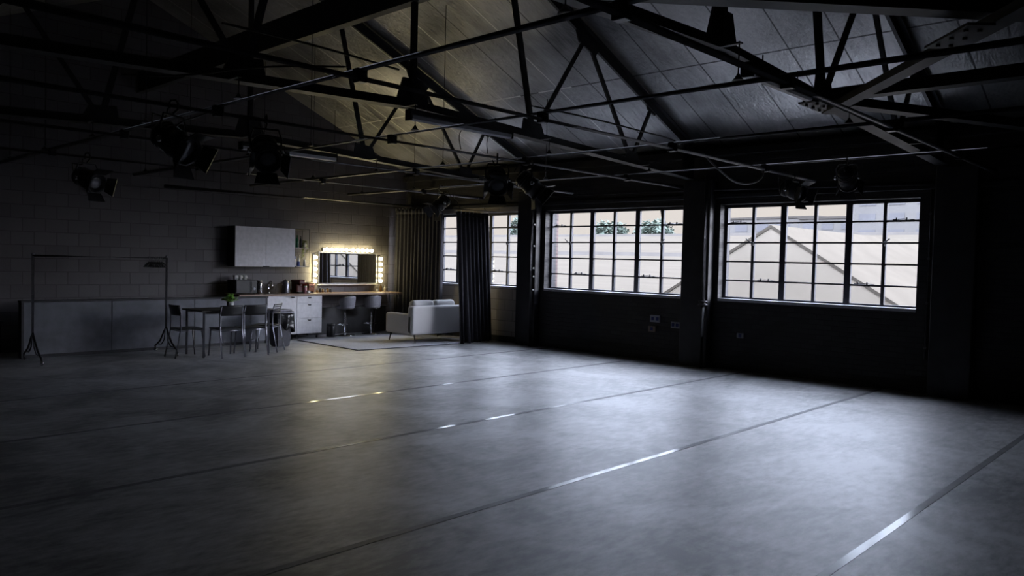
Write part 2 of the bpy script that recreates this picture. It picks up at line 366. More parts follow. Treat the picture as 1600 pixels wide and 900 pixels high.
# ------------------------------------------------------------------ windows
def window(k, a, b):
    root = bpy.data.objects.new('window_%d' % k, None); C.objects.link(root); root['kind'] = 'structure'
    root.location = (W + .18, a, SILL)
    w = b - a; h = HEAD - SILL; n = 6; rows = 5
    fr = nb_()
    t = 0.05
    add_box(fr, (-.02, 0, 0), (.03, t, h)); add_box(fr, (-.02, w - t, 0), (.03, w, h))
    add_box(fr, (-.02, t, 0), (.03, w - t, .04)); add_box(fr, (-.02, t, h - t), (.03, w - t, h))
    for i in range(1, n):
        y = w * i / n; hw = 0.046 if i in (2, 4) else 0.024
        add_box(fr, (-.022, y - hw, .04), (.028, y + hw, h - t))
    for j in range(1, rows):
        z = h * j / rows
        add_box(fr, (-.017, t, z - .012), (.022, w - t, z + .012))
    # heavier casement rails
    for c0 in (1, 4):
        z = h * 1 / rows
        add_box(fr, (-.024, w * c0 / n + .02, z - .016), (.02, w * (c0 + 1) / n - .02, z + .010))
    for c0 in (0, 5):
        z = h * 4 / rows
        add_box(fr, (-.024, w * c0 / n + .02, z - .014), (.02, w * (c0 + 1) / n - .02, z + .014))
    obj('window_frame', fr, 'winframe', root)
    g = nb_(); add_box(g, (.002, .02, .02), (.006, w - .02, h - .02)); obj('glass_pane', g, 'glass', root)
    s = nb_(); add_box(s, (-.19, 0.0, -.035), (-.02, w, 0.012), 0.006); obj('window_sill', s, 'sill', root)
    for c0 in (1, 5):
        hd = nb_(); y = w * c0 / n; z = h * 2.93 / rows; sgn = 1 if c0 == 1 else -1
        add_box(hd, (-.05, y - .018, z - .03), (-.02, y + .018, z + .03), 0.004)
        add_tube(hd, [(-.05, y, z), (-.07, y - sgn * .03, z + .03), (-.075, y - sgn * .09, z + .08)], 0.009, 6)
        obj('window_handle', hd, 'winframe', root)
    for c0, jj in ((1, 1), (4, 1), (0, 4), (5, 4)):
        st = nb_(); y = w * (c0 + .5) / n; z = h * jj / rows + .014
        add_tube(st, [(-.03, y - .14, z), (-.035, y, z + .012), (-.03, y + .14, z + .004)], 0.007, 6)
        add_box(st, (-.04, y - .05, z - .006), (-.02, y - .03, z + .03)); add_box(st, (-.04, y + .08, z - .006), (-.02, y + .1, z + .03))
        obj('casement_stay', st, 'winframe', root)
    return root
for k, (a, b) in enumerate(WIN): window(k + 1, a, b)
# the open top light at the near end of the second window
vent_root = bpy.data.objects['window_2']
bm = nb_()
w6 = (WIN[1][1] - WIN[1][0]) / 6; hv = (HEAD - SILL) / 5
for lo, hi in (((0, 0, 0), (.02, .018, hv)), ((0, w6 - .018, 0), (.02, w6, hv)), ((0, 0, 0), (.02, w6, .018)), ((0, 0, hv - .018), (.02, w6, hv))):
    add_box(bm, lo, hi)
v = obj('open_top_light', bm, 'winframe', vent_root); v.location = (0.03, .03, (HEAD - SILL) * .8); v.rotation_euler = (0, -0.30, 0)

# ------------------------------------------------------------------ roof trusses
T_UP = lambda w, t, h, s: [(-w / 2, 0), (w / 2, 0), (w / 2, t), (s / 2, t), (s / 2, h), (-s / 2, h), (-s / 2, t), (-w / 2, t)]
def T_DN(w, t, h, s): return [(a, -b) for a, b in T_UP(w, t, h, s)]
def zl(x): return 6.04 - PITCH * abs(x - MID)              # rafter line
N1 = (7.38, 3.215); N2 = (9.55, 3.13); E_ = (11.3, 3.045); Mid = (MID, 3.28)
P_ = (6.85, zl(6.85)); M_ = (8.42, zl(8.42)); Q_ = (10.05, zl(10.05))
def truss(y, label):
    root = thing('roof_truss', label, 'roof truss', (MID, y, 3.0), 0, 'steel roof trusses')
    def p(x, z): return (x - MID, 0, z - 3.0)
    bc = nb_()
    for s in (1, -1):
        add_prism(bc, (0, 0, Mid[1] - 3.0), (s * (E_[0] - MID), 0, E_[1] - 3.0), T_UP(.15, .014, .10, .03))
    obj('bottom_chord', bc, 'steel', root)
    for s in (1, -1):
        rf = nb_(); add_prism(rf, (0, 0, zl(MID) - 3.0), (s * (11.36 - MID), 0, zl(11.36) - 3.0), [(-.075, .05), (.075, .05), (.075, .036), (.02, .036), (.02, -.075), (-.02, -.075), (-.02, .036), (-.075, .036)])
        obj('rafter', rf, 'steel', root)
    kp = nb_(); add_prism(kp, (0, 0, Mid[1] - 3.0), (0, 0, zl(MID) - 3.03), [(-.028, -.028), (.028, -.028), (.028, .028), (-.028, .028)], (0, 1, 0)); obj('king_post', kp, 'steel', root)
    for s in (1, -1):
        for a, b, wd in ((N1, P_, .075), (N1, M_, .055), (N2, M_, .055), (N2, Q_, .05)):
            wb = nb_(); add_prism(wb, (s * (a[0] - MID), 0, a[1] - 2.95), (s * (b[0] - MID), 0, b[1] - 3.02), [(-wd / 2, -.014), (wd / 2, -.014), (wd / 2, .0), (.008, .0), (.008, wd * .7), (-.008, wd * .7), (-.008, 0), (-wd / 2, 0)], (0, 1, 0))
            obj('web_strut', wb, 'steel', root)
    def gusset(pts):
        g = nb_()
        A = [g.verts.new((x - MID, -.012, z - 3.0)) for x, z in pts]; B = [g.verts.new((x - MID, .012, z - 3.0)) for x, z in pts]
        n = len(pts)
        for k in range(n): g.faces.new((A[k], A[(k + 1) % n], B[(k + 1) % n], B[k]))
        g.faces.new(A); g.faces.new(B)
        obj('gusset_plate', g, 'steel', root)
    gusset([(MID - .2, 3.27), (MID + .2, 3.27), (MID + .22, 3.36), (MID + .14, 3.60), (MID - .14, 3.60), (MID - .22, 3.36)])
    for s in (1, -1):
        f = lambda x: MID + s * (x - MID)
        gusset([(f(7.16), 3.23), (f(7.62), 3.21), (f(7.52), 3.42), (f(7.2), 3.45)])
        gusset([(f(9.36), 3.14), (f(9.76), 3.12), (f(9.70), 3.30), (f(9.46), 3.32)])
        gusset([(f(8.14), zl(8.14)), (f(8.72), zl(8.72)), (f(8.62), zl(8.62) - .17), (f(8.26), zl(8.26) - .20)])
        gusset([(f(9.86), zl(9.86)), (f(10.22), zl(10.22)), (f(10.12), zl(10.12) - .12), (f(9.94), zl(9.94) - .13)])
        gusset([(f(10.95), 3.06), (f(11.32), 3.04), (f(11.32), zl(11.32)), (f(11.0), zl(11.0))])
    return root
TY = (10.3, 6.7, 3.0)
truss(TY[0], 'far black steel roof truss nearest the kitchen wall')
truss(TY[1], 'middle black steel roof truss above the pier between the two front windows')
truss(TY[2], 'near black steel roof truss crossing the top right of the hall')

# longitudinal ridge beam box along the middle of the trusses
bm = nb_(); add_box(bm, (MID - .03, 4.2, 4.44), (MID + .03, L_ - .01, 4.80)); add_box(bm, (MID - .055, 4.2, 4.425), (MID + .055, L_ - .01, 4.44))
tag(obj('ceiling_beam', bm, 'steel'), 'deep black beam running lengthwise under the ridge, cutting across the king posts', 'beam')

def brace(name, p0, p1, label, prof=None):
    bm = nb_(); add_prism(bm, p0, p1, prof or T_UP(.14, .012, .10, .03)); return tag(obj(name, bm, 'steel'), label, 'brace', 'wind bracing in the near bay')
brace('wind_brace', (3.55, 2.90, 3.20), (7.15, -.34, 3.20), 'diagonal steel brace along the very top right edge of the photo')
brace('wind_brace', (7.64, 2.85, 3.20), (11.36, .66, 3.08), 'diagonal steel brace running from the near truss to the dark right wall')
bm = nb_()
add_prism(bm, (7.30, 2.92, 3.09), (3.6, -.32, 3.09), T_UP(.12, .012, .085, .03))
o = tag(obj('wind_brace', bm, 'steel'), 'light edged diagonal brace crossing the top edge brace at a bolted plate', 'brace', 'wind bracing in the near bay')
bm = nb_()
q = Matrix.Rotation(math.atan2(1.78, 2.0), 3, 'Z')
add_box(bm, (5.06, 1.27, 3.073), (5.56, 1.43, 3.088), 0, q)
for i in range(3):
    for j in (-1, 1):
        c = q @ V((-.16 + .16 * i, .04 * j, 0)); add_lathe(bm, [(.014, -.015), (.014, .0)], (5.31 + c.x, 1.35 + c.y, 3.073), 8)
obj('splice_plate', bm, 'steel', o)
bm = nb_(); add_prism(bm, (7.42, 2.95, 3.23), (7.42, -.55, 3.23), T_UP(.14, .012, .12, .03))
tag(obj('tie_beam', bm, 'steel'), 'lengthwise steel tie leaving the near truss towards the right edge', 'beam')
bm = nb_(); add_box(bm, (7.05, 2.90, 3.165), (7.70, 3.10, 3.18))
for i in range(4):
    add_lathe(bm, [(.014, -.02), (.014, .0)], (7.12 + .15 * i, 2.95, 3.165), 8); add_lathe(bm, [(.014, -.02), (.014, .0)], (7.12 + .15 * i, 3.05, 3.165), 8)
tag(obj('bolted_plate', bm, 'steel'), 'bolted joint plate under the near truss where the braces meet', 'plate')

# ------------------------------------------------------------------ lighting grid
XP = [(2.40, 0.2, 11.34), (4.68, .2, 11.3), (6.87, .2, 11.33), (9.10, .2, 11.15), (11.60, .8, 11.3)]
YP = [(1.15, -.8, 13.9), (3.30, -.8, 14.2), (5.28, -.8, 14.1), (7.45, -.8, 14.1), (9.70, -.8, 14.1)]
ZX, ZY = 2.93, 2.99
names_x = ['nearest tube running towards the window wall, over the right end of the near window',
           'tube running towards the window wall that carries the lantern above the right window',
           'tube towards the window wall that carries the pair of lanterns in mid room',
           'tube running towards the window wall just beyond the far truss batten light',
           'farthest tube running towards the window wall, above the curtains']
names_y = ['lengthwise tube furthest from the windows, in the dark left side',
           'lengthwise tube crossing top left of centre in front of the king post',
           'lengthwise tube passing under the middle of the trusses',
           'lengthwise tube passing under the right hand truss joints',
           'lengthwise tube nearest to the windows, thin against the dark wall']
def clamp_bm(x, y):
    b_ = nb_(); add_box(b_, (-.035, -.045, -.045), (.035, .045, .02), .008); add_box(b_, (-.045, -.035, -.02), (.045, .035, .055), .008)
    add_tube(b_, [(.03, 0, 0), (.075, .02, .01)], .008, 6); return b_
for (y, a, b), lab in zip(XP, names_x):
    t = thing('lighting_tube', lab, 'tube', (0, y, ZX), 0, 'lighting grid tubes across the hall')
    bm = nb_(); add_tube(bm, [(a, 0, 0), (b, 0, 0)], .030, 12); obj('tube', bm, 'pipe', t)
    for x, _, _ in YP:
        if a < x < b and x > 2:
            o = obj('clamp', clamp_bm(x, y), 'black_metal', t); o.location = (x, 0, .012)
for (x, a, b), lab in zip(YP, names_y):
    t = thing('lighting_tube', lab, 'tube', (x, 0, ZY), 0, 'lighting grid tubes along the hall')
    bm = nb_(); add_tube(bm, [(0, a, 0), (0, b, 0)], .028, 12); obj('tube', bm, 'pipe', t)
    for y in TY:
        zc = 3.28 - (3.28 - 3.045) * abs(x - MID) / (E_[0] - MID)
        yy = y - .22
        bm = nb_(); add_tube(bm, [(0, yy, .02), (0, yy, zc - ZY + .02)], .006, 6); add_lathe(bm, [(.045, .02), (.03, .035), (.008, .07)], (0, yy, 0), 10)
        add_box(bm, (-.02, yy - .02, zc - ZY), (.02, y, zc - ZY + .012))
        obj('hanger', bm, 'black_metal', t)
    for y in (8.5, 11.9, 13.6):
        h = min(.9, zr(x) - ZY - .02)
        bm = nb_(); add_tube(bm, [(0, y, .02), (0, y, zr(x) - ZY)], .005, 6); add_lathe(bm, [(.045, .02), (.03, .035), (.008, .07)], (0, y, 0), 10); obj('hanger', bm, 'black_metal', t)

# black batten lights under the trusses
def batten(loc, label, ln=1.5):
    t = thing('batten_light', label, 'batten light', loc, 0, 'fluorescent battens along the roof trusses')
    bm = nb_(); add_box(bm, (0, -.05, 0), (ln, .05, .06), .01); obj('housing', bm, 'steel', t)
    bm = nb_(); add_prism(bm, (.02, 0, -.035), (ln - .02, 0, -.035), [(-.045, .035), (-.04, .0), (-.02, -.012), (.02, -.012), (.04, .0), (.045, .035)]); obj('diffuser', bm, 'batten', t)
    for x in (0, ln - .02):
        bm = nb_(); add_box(bm, (x, -.052, -.05), (x + .02, .052, .062), .004); obj('end_cap', bm, 'steel', t)
    for x in (.25, ln - .25):
        bm = nb_(); add_tube(bm, [(x, 0, .06), (x, 0, .16)], .006, 6); obj('bracket', bm, 'steel', t)
    return t
batten((5.0, 6.25, 3.10), 'batten light under the middle truss beside its centre plate')
batten((5.33, 2.74, 3.09), 'batten light with rounded end under the near truss', 1.12)
batten((5.05, 9.86, 3.10), 'batten light under the far truss above the kitchen')

# rail along the kitchen end
bm = nb_(); add_tube(bm, [(5.6, 13.6, 2.79), (11.0, 13.6, 2.81)], .035, 12)
for x in (6.6, 9.0, 10.9): add_tube(bm, [(x, 13.6, 2.8), (x, 13.6, zr(x))], .006, 6)
tag(obj('curtain_track', bm, 'pipe'), 'thick grey rail slung across the kitchen end above the wall cabinet', 'rail')

# ------------------------------------------------------------------ stage lanterns
def lantern(loc, rz, tilt, label, drop=0.28, size=1.0, bare=False):
    """loc: point on the tube it hangs from"""
    t = thing('stage_lantern', label, 'stage lantern', loc, rz, 'stage lanterns hung from the grid')
    t.scale = (size,) * 3
    bm = nb_()   # hook clamp over the tube
    add_tube(bm, [(0, -.043, -.02), (0, -.043, .02), (0, -.024, .045), (0, .024, .045), (0, .043, .02), (0, .041, -.03), (0, 0, -.058), (0, 0, -.075)], .010, 6)
    add_tube(bm, [(0, .043, -.02), (0, .09, -.02)], .006, 6)
    obj('hook_clamp', bm, 'black_metal', t)
    bm = nb_(); zc = -drop
    add_tube(bm, [(-.13, 0, zc), (-.14, 0, zc + .12), (-.11, 0, -.075), (.11, 0, -.075), (.14, 0, zc + .12), (.13, 0, zc)], .010, 6)
    obj('yoke', bm, 'silver_leaf' if bare else 'black_metal', t)
    Rm = Matrix.Rotation(tilt, 3, 'X')
    def R(p): q_ = Rm @ V(p); return (q_.x, q_.y, q_.z + zc)
    ax = Rm @ V((0, 1, 0)); cc = V((0, 0, zc))
    bm = nb_()   # body: barrel with finned rear housing, pointing along +Y before the tilt
    add_lathe(bm, [(.03, -.17), (.085, -.16), (.105, -.12), (.108, .02), (.118, .03), (.118, .06), (.108, .07), (.11, .15)], cc, 18, ax)
    for h in (-.12, -.085, -.05): add_lathe(bm, [(.118, h), (.118, h + .012)], cc, 18, ax)
    b_ = obj('body', bm, 'black', t)
    bm = nb_(); add_lathe(bm, [(.10, .125), (.09, .145), (.05, .155), (.0, .158)], cc, 18, ax); obj('lens', bm, 'gel', t)
    bm = nb_(); add_lathe(bm, [(.128, .15), (.128, .175), (.104, .175), (.104, .15)], cc, 18, ax); obj('colour_frame', bm, 'black_metal', t)
    for k in range(4):
        an = k * PI / 2; bm = nb_()
        u = V((math.cos(an), 0, math.sin(an))); s = V((-math.sin(an), 0, math.cos(an)))
        fl = 0.9 if k % 2 else 0.55
        i0 = u * .118 + V((0, .176, 0)); o0 = u * (.118 + .10 * math.sin(fl)) + V((0, .176 + .115 * math.cos(fl), 0))
        quad = [i0 - s * .085, i0 + s * .085, o0 + s * .112, o0 - s * .112]
        nrm = (quad[1] - quad[0]).cross(quad[3] - quad[0]).normalized() * .004
        A = [bm.verts.new(R(p_ + nrm)) for p_ in quad]; B = [bm.verts.new(R(p_ - nrm)) for p_ in quad]
        for j in range(4): bm.faces.new((A[j], A[(j + 1) % 4], B[(j + 1) % 4], B[j]))
        bm.faces.new(A); bm.faces.new(B)
        obj('barn_door', bm, 'silver_leaf' if (bare and k == 1) else 'black_metal', t)
    for s in (1, -1):
        bm = nb_(); add_lathe(bm, [(.022, 0), (.026, .01), (.026, .03), (.018, .034)], (s * .128, 0, zc), 10, (s, 0, 0)); obj('tilt_knob', bm, 'chrome', t)
    bm = nb_(); add_tube(bm, [R((0, -.16, -.02)), R((0, -.24, -.02)), R((.03, -.27, .10)), (.02, -.06, -.09), (.06, 0, -.03)], .007, 6); obj('power_cable', bm, 'cable', t)
    return t
lantern((2.90, 6.87, ZX), math.radians(205), -0.55, 'barn-doored stage lantern in the dark upper left, large and nearest to the left edge', .28, 1.1)
lantern((3.78, 6.87, ZX), math.radians(160), -0.6, 'stage lantern above the wall cabinet, second along the same tube', .28, 1.05)
lantern((3.73, 11.60, ZX), math.radians(200), -0.35, 'big round stage lantern low in the dark above the clothes rack', .26, 1.15)
lantern((6.92, 6.87, ZX), math.radians(140), -0.6, 'left hand lantern of the close pair hanging in mid room', .26, 1.05)
lantern((7.52, 6.87, ZX), math.radians(235), -0.7, 'right hand lantern of the close pair hanging in mid room', .26, 1.05)
lantern((9.70, 11.1, ZY), math.radians(75), -0.7, 'stage lantern hanging just in front of the gap between the curtains', .28, 1.05)
lantern((10.55, 4.68, ZX), math.radians(165), -0.35, 'stage lantern hanging at the end of its tube over the right window', .20, 1.0)
lantern((9.70, 3.62, ZY), math.radians(280), -0.5, 'stage lantern with a bright silver yoke bar above the right window', .25, .9, bare=True)

# cables on the grid
def cable(pts, label, r=.008, m='cable'):
    # smooth the polyline a little
    P = [V(p) for p in pts]
    for _ in range(2):
        Q = [P[0]]
        for a, b in zip(P, P[1:]): Q += [a * .75 + b * .25, a * .25 + b * .75]
        Q.append(P[-1]); P = Q
    bm = nb_(); add_tube(bm, P, r, 6); return tag(obj('power_cable', bm, m), label, 'cable', 'cables strung along the grid')
cable([(8.05, 4.68, 2.97), (8.45, 4.66, 2.80), (8.85, 4.66, 2.68), (9.25, 4.66, 2.69), (9.6, 4.66, 2.80), (9.68, 4.68, 2.96)], 'pale cable sagging in a loop under the tube above the windows', .012, 'cable_grey')
cable([(5.1, 4.66, 3.02), (5.9, 4.62, 3.03), (6.7, 4.62, 3.02), (7.4, 4.66, 3.03), (7.6, 4.68, 2.99)], 'dark cable draped along the tube in the middle of the ceiling')
cable([(3.3, 4.8, 3.03), (3.0, 5.6, 3.10), (2.6, 6.0, 3.0), (2.3, 6.4, 3.02)], 'dark cable hanging from the upper left tube crossing')
cable([(3.35, 6.9, 3.0), (3.1, 6.85, 2.86), (2.95, 6.8, 2.80), (2.9, 6.85, 2.74)], 'short cable drooping to the leftmost lantern')
cable([(6.3, 6.87, 2.96), (6.25, 6.87, 3.15), (6.35, 6.8, 3.25)], 'thin wire rising from the middle tube, left of its neighbour', .005)
cable([(6.75, 6.87, 2.96), (6.7, 6.85, 3.1), (6.72, 6.8, 3.22)], 'thin wire rising from the middle tube above the pair of lanterns', .005)
cable([(2.3, 4.75, 3.10), (2.9, 4.6, 3.06), (3.6, 4.62, 3.04)], 'dark cable running just above the upper left tube')

# ------------------------------------------------------------------ window wall services
bm = nb_(); add_tube(bm, [(W - .06, 6.34, .05), (W - .06, 6.34, 1.02)], .024, 12); add_tube(bm, [(W - .20, 6.33, 1.0), (W - .20, 6.33, 3.0)], .036, 14)
bm.free()
t = thing('drain_pipe', 'grey pipe standing up the wall between the two front windows', 'pipe', (W - .235, 6.36, 0))
bm = nb_(); add_tube(bm, [(0, 0, 1.06), (0, 0, 3.1)], .036, 14); obj('upper_pipe', bm, 'pipe', t)
bm = nb_(); add_lathe(bm, [(.05, 1.0), (.075, 1.01), (.075, 1.035), (.045, 1.045), (.045, 1.06), (.07, 1.065), (.07, 1.085), (.04, 1.09)], (0, 0, 0), 16); obj('flange', bm, 'pipe', t)
bm = nb_(); add_tube(bm, [(0, 0, 0), (0, 0, 1.0)], .03, 14); obj('lower_pipe', bm, 'steel', t)
t = thing('steel_channel', 'upright rounded steel channel with white fixings on the pier beside the curtained window', 'channel', (W - .19, 10.12, 0))
bm = nb_(); add_tube(bm, [(0, 0, 0), (0, 0, 2.95)], .04, 14); obj('channel', bm, 'pipe_thin', t)
for z in (2.36, 1.95, 1.52, 1.36, 1.10):
    bm = nb_(); add_lathe(bm, [(.016, 0), (.016, .012), (.008, .02)], (-.02, -.06, z), 10, (-1, -.5, 0)); obj('white_fixing', bm, 'white', t)
    bm = nb_(); add_box(bm, (-.022, -.075, z - .02), (.0, -.03, z + .02)); obj('bracket', bm, 'steel', t)
bm = nb_(); add_tube(bm, [(W - .065, 10.0, 2.90), (W - .065, 6.5, 2.87), (W - .065, 3.15, 2.80)], .010, 8)
tag(obj('conduit', bm, 'pipe_thin'), 'thin conduit running level above the two front windows', 'conduit')
bm = nb_(); add_tube(bm, [(W - .02, 3.13, 2.8), (W - .02, 3.13, .46)], .012, 8)
for z in (.6, 1.2, 1.8, 2.4): add_box(bm, (W - .04, 3.11, z), (W, 3.15, z + .03))
tag(obj('conduit', bm, 'pipe_thin'), 'thin upright conduit on the dark wall right of the last window', 'conduit')

def socket(y, z, m, label, w=.15, h=.09, twin=True):
    t = thing('wall_socket', label, 'socket', (W, y, z))
    bm = nb_(); add_box(bm, (-.04, -w / 2, -h / 2), (0, w / 2, h / 2), .006); obj('box', bm, m, t)
    for s in ((-1, 1) if twin else (0,)):
        bm = nb_(); add_box(bm, (-.048, s * w * .23 - .025, -.028), (-.038, s * w * .23 + .025, .028), .004); obj('socket_cover', bm, 'socket_blue', t)
socket(7.38, .72, 'socket_white', 'upper twin socket with blue covers under the middle window', .2, .12)
socket(7.44, .54, 'socket_buff', 'small buff socket below the left twin socket', .15, .1, False)
socket(6.98, .64, 'socket_white', 'twin socket with blue covers beside the pier', .17, .11)
socket(5.80, .56, 'socket_white', 'small pale socket low under the right window', .12, .08, False)

# ------------------------------------------------------------------ floor tapes
TAPES = [(9.72, 'floor tape joint nearest the sofa and rug'), (7.66, 'second floor tape joint counted from the rug'),
         (5.69, 'middle floor tape joint of the five'), (3.65, 'floor tape joint with the longest bright glint, second from the camera'), (1.60, 'nearest floor tape joint, at the lower right corner')]
for y, lab in TAPES:
    bm = nb_(); add_box(bm, (X0 + .2, y - .027, 0.0), (W - .02, y + .027, .0015))
    tag(obj('floor_tape', bm, 'tape'), 'glossy grey ' + lab, 'tape', 'floor tape joints')

# ------------------------------------------------------------------ kitchen end
YF = 13.65
def handle(parent, x, z, y=0):
    bm = nb_(); add_box(bm, (x - .035, y - .022, z - .006), (x + .035, y, z + .006), .003); add_box(bm, (x - .03, y - .024, z - .02), (x + .03, y - .02, z + .004), .002)
    return obj('handle', bm, 'black_metal', parent)
# sink unit
t = thing('sink_cabinet', 'pale kitchen base cabinet with a single door, behind the bin', 'cabinet', (7.42, YF, 0), 0, 'pale kitchen base units')
bm = nb_(); add_box(bm, (0, .02, .10), (.80, .57, .858)); obj('carcass', bm, 'cab_white', t)
bm = nb_(); add_box(bm, (.003, -.002, .103), (.797, .018, .852), .002); d = obj('door', bm, 'cab_white', t); handle(d, .70, .835, -.002)
for x in (.06, .55, .72):
    bm = nb_(); add_tube(bm, [(x, .08, 0), (x, .08, .1)], .018, 10); obj('leg', bm, 'black_metal', t)
t = thing('drawer_cabinet', 'pale kitchen base cabinet with three drawers next to the dressing counter', 'cabinet', (8.22, YF, 0), 0, 'pale kitchen base units')
bm = nb_(); add_box(bm, (0, .02, .10), (.575, .57, .858)); obj('carcass', bm, 'cab_white', t)
for z0, z1 in ((.103, .405), (.410, .712), (.717, .852)):
    bm = nb_(); add_box(bm, (.003, -.002, z0), (.572, .018, z1), .002); d = obj('drawer', bm, 'cab_white', t); handle(d, .28, z1 - .03, -.002)
for x in (.06, .51):
    bm = nb_(); add_tube(bm, [(x, .08, 0), (x, .08, .1)], .018, 10); obj('leg', bm, 'black_metal', t)
# worktop in one run
t = thing('worktop', 'long wooden worktop over the kitchen units and dressing counter', 'worktop', (7.0, YF - .02, .86))
bm = nb_(); add_box(bm, (0, 0, 0), (3.84, .60, .038), .004); obj('board', bm, 'worktop', t)
bm = nb_(); add_box(bm, (.62, .12, .036), (1.03, .5, .043), .004); obj('sink', bm, 'chrome', t)
for x in (3.55,):
    for s in (.1, .5):
        bm = nb_(); add_tube(bm, [(x, s, 0), (x + (.12 if s < .3 else -.12), s, -.86)], .013, 8); obj('leg', bm, 'tube_grey', t)
    bm = nb_(); add_tube(bm, [(x - .08, .1, -.25), (x - .08, .5, -.25)], .01, 8); obj('cross_bar', bm, 'tube_grey', t)
# low plinth board under the dressing counter
bm = nb_(); add_box(bm, (8.80, 14.17, 0), (10.8, 14.245, .55), .004); add_box(bm, (8.80, 14.15, .55), (10.8, 14.245, .575), .003)
tag(obj('boxed_ledge', bm, 'screen_trim'), 'low dark boxed-in ledge on the wall beneath the dressing counter', 'ledge')

# wall cabinet
t = thing('wall_cabinet', 'pale two-door cabinet hung on the block wall', 'cabinet', (7.06, 13.93, 1.42))
bm = nb_(); add_box(bm, (0, .02, 0), (1.27, .315, .77)); obj('carcass', bm, 'screen_trim', t)
for k in range(2):
    bm = nb_(); add_box(bm, (.002 + .635 * k, -.002, .002), (.633 + .635 * k, .018, .768), .002); d = obj('door', bm, 'cab_white', t)
    handle(d, .605 if k == 0 else .665, .01, -.002)
# open wire shelf
t = thing('wire_shelf', 'open black wire shelf unit beside the pale wall cabinet', 'shelf', (8.345, 13.96, 1.42))
bm = nb_(); w, d_, h = .33, .27, .77
for x in (0, w):
    for y in (0, d_): add_tube(bm, [(x, y, 0), (x, y, h)], .006, 6)
for z in (0.006, h - .006):
    add_tube(bm, [(0, 0, z), (w, 0, z), (w, d_, z), (0, d_, z), (0, 0, z)], .006, 6)
obj('frame', bm, 'black_metal', t)
for z in (.012, .385):
    bm = nb_(); add_box(bm, (0, 0, z), (w, d_, z + .012), .003); obj('shelf', bm, 'tube_grey', t)

def bottle(name, x, y, z, r, h, m, label, cat, cap=None, group=None):
    t = thing(name, label, cat, (x, y, z), 0, group)
    bm = nb_(); add_lathe(bm, [(r * .95, 0), (r, .01), (r, h * .62), (r * .75, h * .72), (r * .38, h * .8), (r * .36, h * .94)], (0, 0, 0), 14); obj('bottle_body', bm, m, t)
    bm = nb_(); add_lathe(bm, [(r * .42, h * .93), (r * .42, h), (r * .3, h + .002)], (0, 0, 0), 12); obj('cap', bm, cap or m, t)
    return t
def jar(name, x, y, z, r, h, m, label, cat, lid='black_plastic', group=None):
    t = thing(name, label, cat, (x, y, z), 0, group)
    bm = nb_(); add_lathe(bm, [(r * .92, 0), (r, .008), (r, h * .78), (r * .85, h * .84)], (0, 0, 0), 14); obj('jar_body', bm, m, t)
    bm = nb_(); add_lathe(bm, [(r * .9, h * .82), (r * .92, h * .98), (r * .8, h)], (0, 0, 0), 14); obj('lid', bm, lid, t)
    return t
zs = 1.42 + .397
bottle('bottle', 8.39, 14.05, zs, .03, .26, 'green_glass', 'left green bottle on the upper wire shelf', 'bottle')
bottle('bottle', 8.46, 14.07, zs, .03, .25, 'green_glass', 'middle green bottle on the upper wire shelf', 'bottle')
bottle('bottle', 8.53, 14.05, zs, .028, .23, 'black_plastic', 'black bottle on the upper wire shelf', 'bottle')
zs = 1.42 + .024
bottle('bottle', 8.38, 14.04, zs, .03, .2, 'white', 'white bottle at the left of the lower wire shelf', 'bottle')
jar('tin', 8.42, 14.13, zs, .045, .24, 'blue', 'blue tin at the back of the lower wire shelf', 'tin')
jar('jar', 8.47, 14.03, zs, .032, .11, 'blue', 'short blue jar at the front of the lower wire shelf', 'jar', 'white')
bottle('bottle', 8.53, 14.12, zs, .028, .22, 'white', 'tall white bottle at the back of the lower wire shelf', 'bottle')
jar('jar', 8.61, 14.03, zs, .03, .13, 'white', 'white jar at the right of the lower wire shelf', 'jar', 'white')

def leaf(bm, base, d, ln, wd, up=(0, 0, 1)):
    d = V(d).normalized(); s = d.cross(V(up)); s = s.normalized() if s.length > 1e-3 else V((1, 0, 0)); n = s.cross(d).normalized()
    b = V(base); prof = [(0, .12), (.3, .9), (.55, 1.0), (.8, .65), (1, .05)]
    prev = None
    for t_, k in prof:
        c = b + d * ln * t_ + n * (-.25 * ln * t_ * t_)
        row = [bm.verts.new(c - s * wd * k), bm.verts.new(c + n * wd * .25), bm.verts.new(c + s * wd * k)]
        if prev:
            bm.faces.new((prev[0], prev[1], row[1], row[0])); bm.faces.new((prev[1], prev[2], row[2], row[1]))
        prev = row
# trailing plant on the shelf
t = thing('trailing_plant', 'pale green trailing plant spilling over the wire shelf', 'plant', (8.61, 14.05, 1.42 + .397))
bm = nb_(); add_lathe(bm, [(.035, 0), (.045, .09), (.04, .095), (.038, .085)], (0, 0, 0), 14); obj('pot', bm, 'white', t)
bm = nb_(); bs = nb_()
for k in range(9):
    a = random.uniform(0, 2 * PI); pts = [(0, 0, .09)]
    r_ = random.uniform(.04, .07); ln = random.uniform(.15, .38)
    for j in range(1, 8):
        u = j / 7; pts.append((math.cos(a) * r_ * min(1, u * 2.2) , math.sin(a) * r_ * min(1, u * 2.2) - .02 * u, .09 + .06 * math.sin(min(1, u * 3) * PI / 2) - max(0, u - .25) * ln * 1.3))
    add_tube(bs, pts, .003, 5)
    for p_ in pts[1:]:
        for q_ in range(2):
            leaf(bm, p_, (random.uniform(-1, 1), random.uniform(-1, 1), random.uniform(-.6, .6)), random.uniform(.03, .05), .013)
obj('foliage', bm, 'vine', t); obj('stem', bs, 'vine', t)

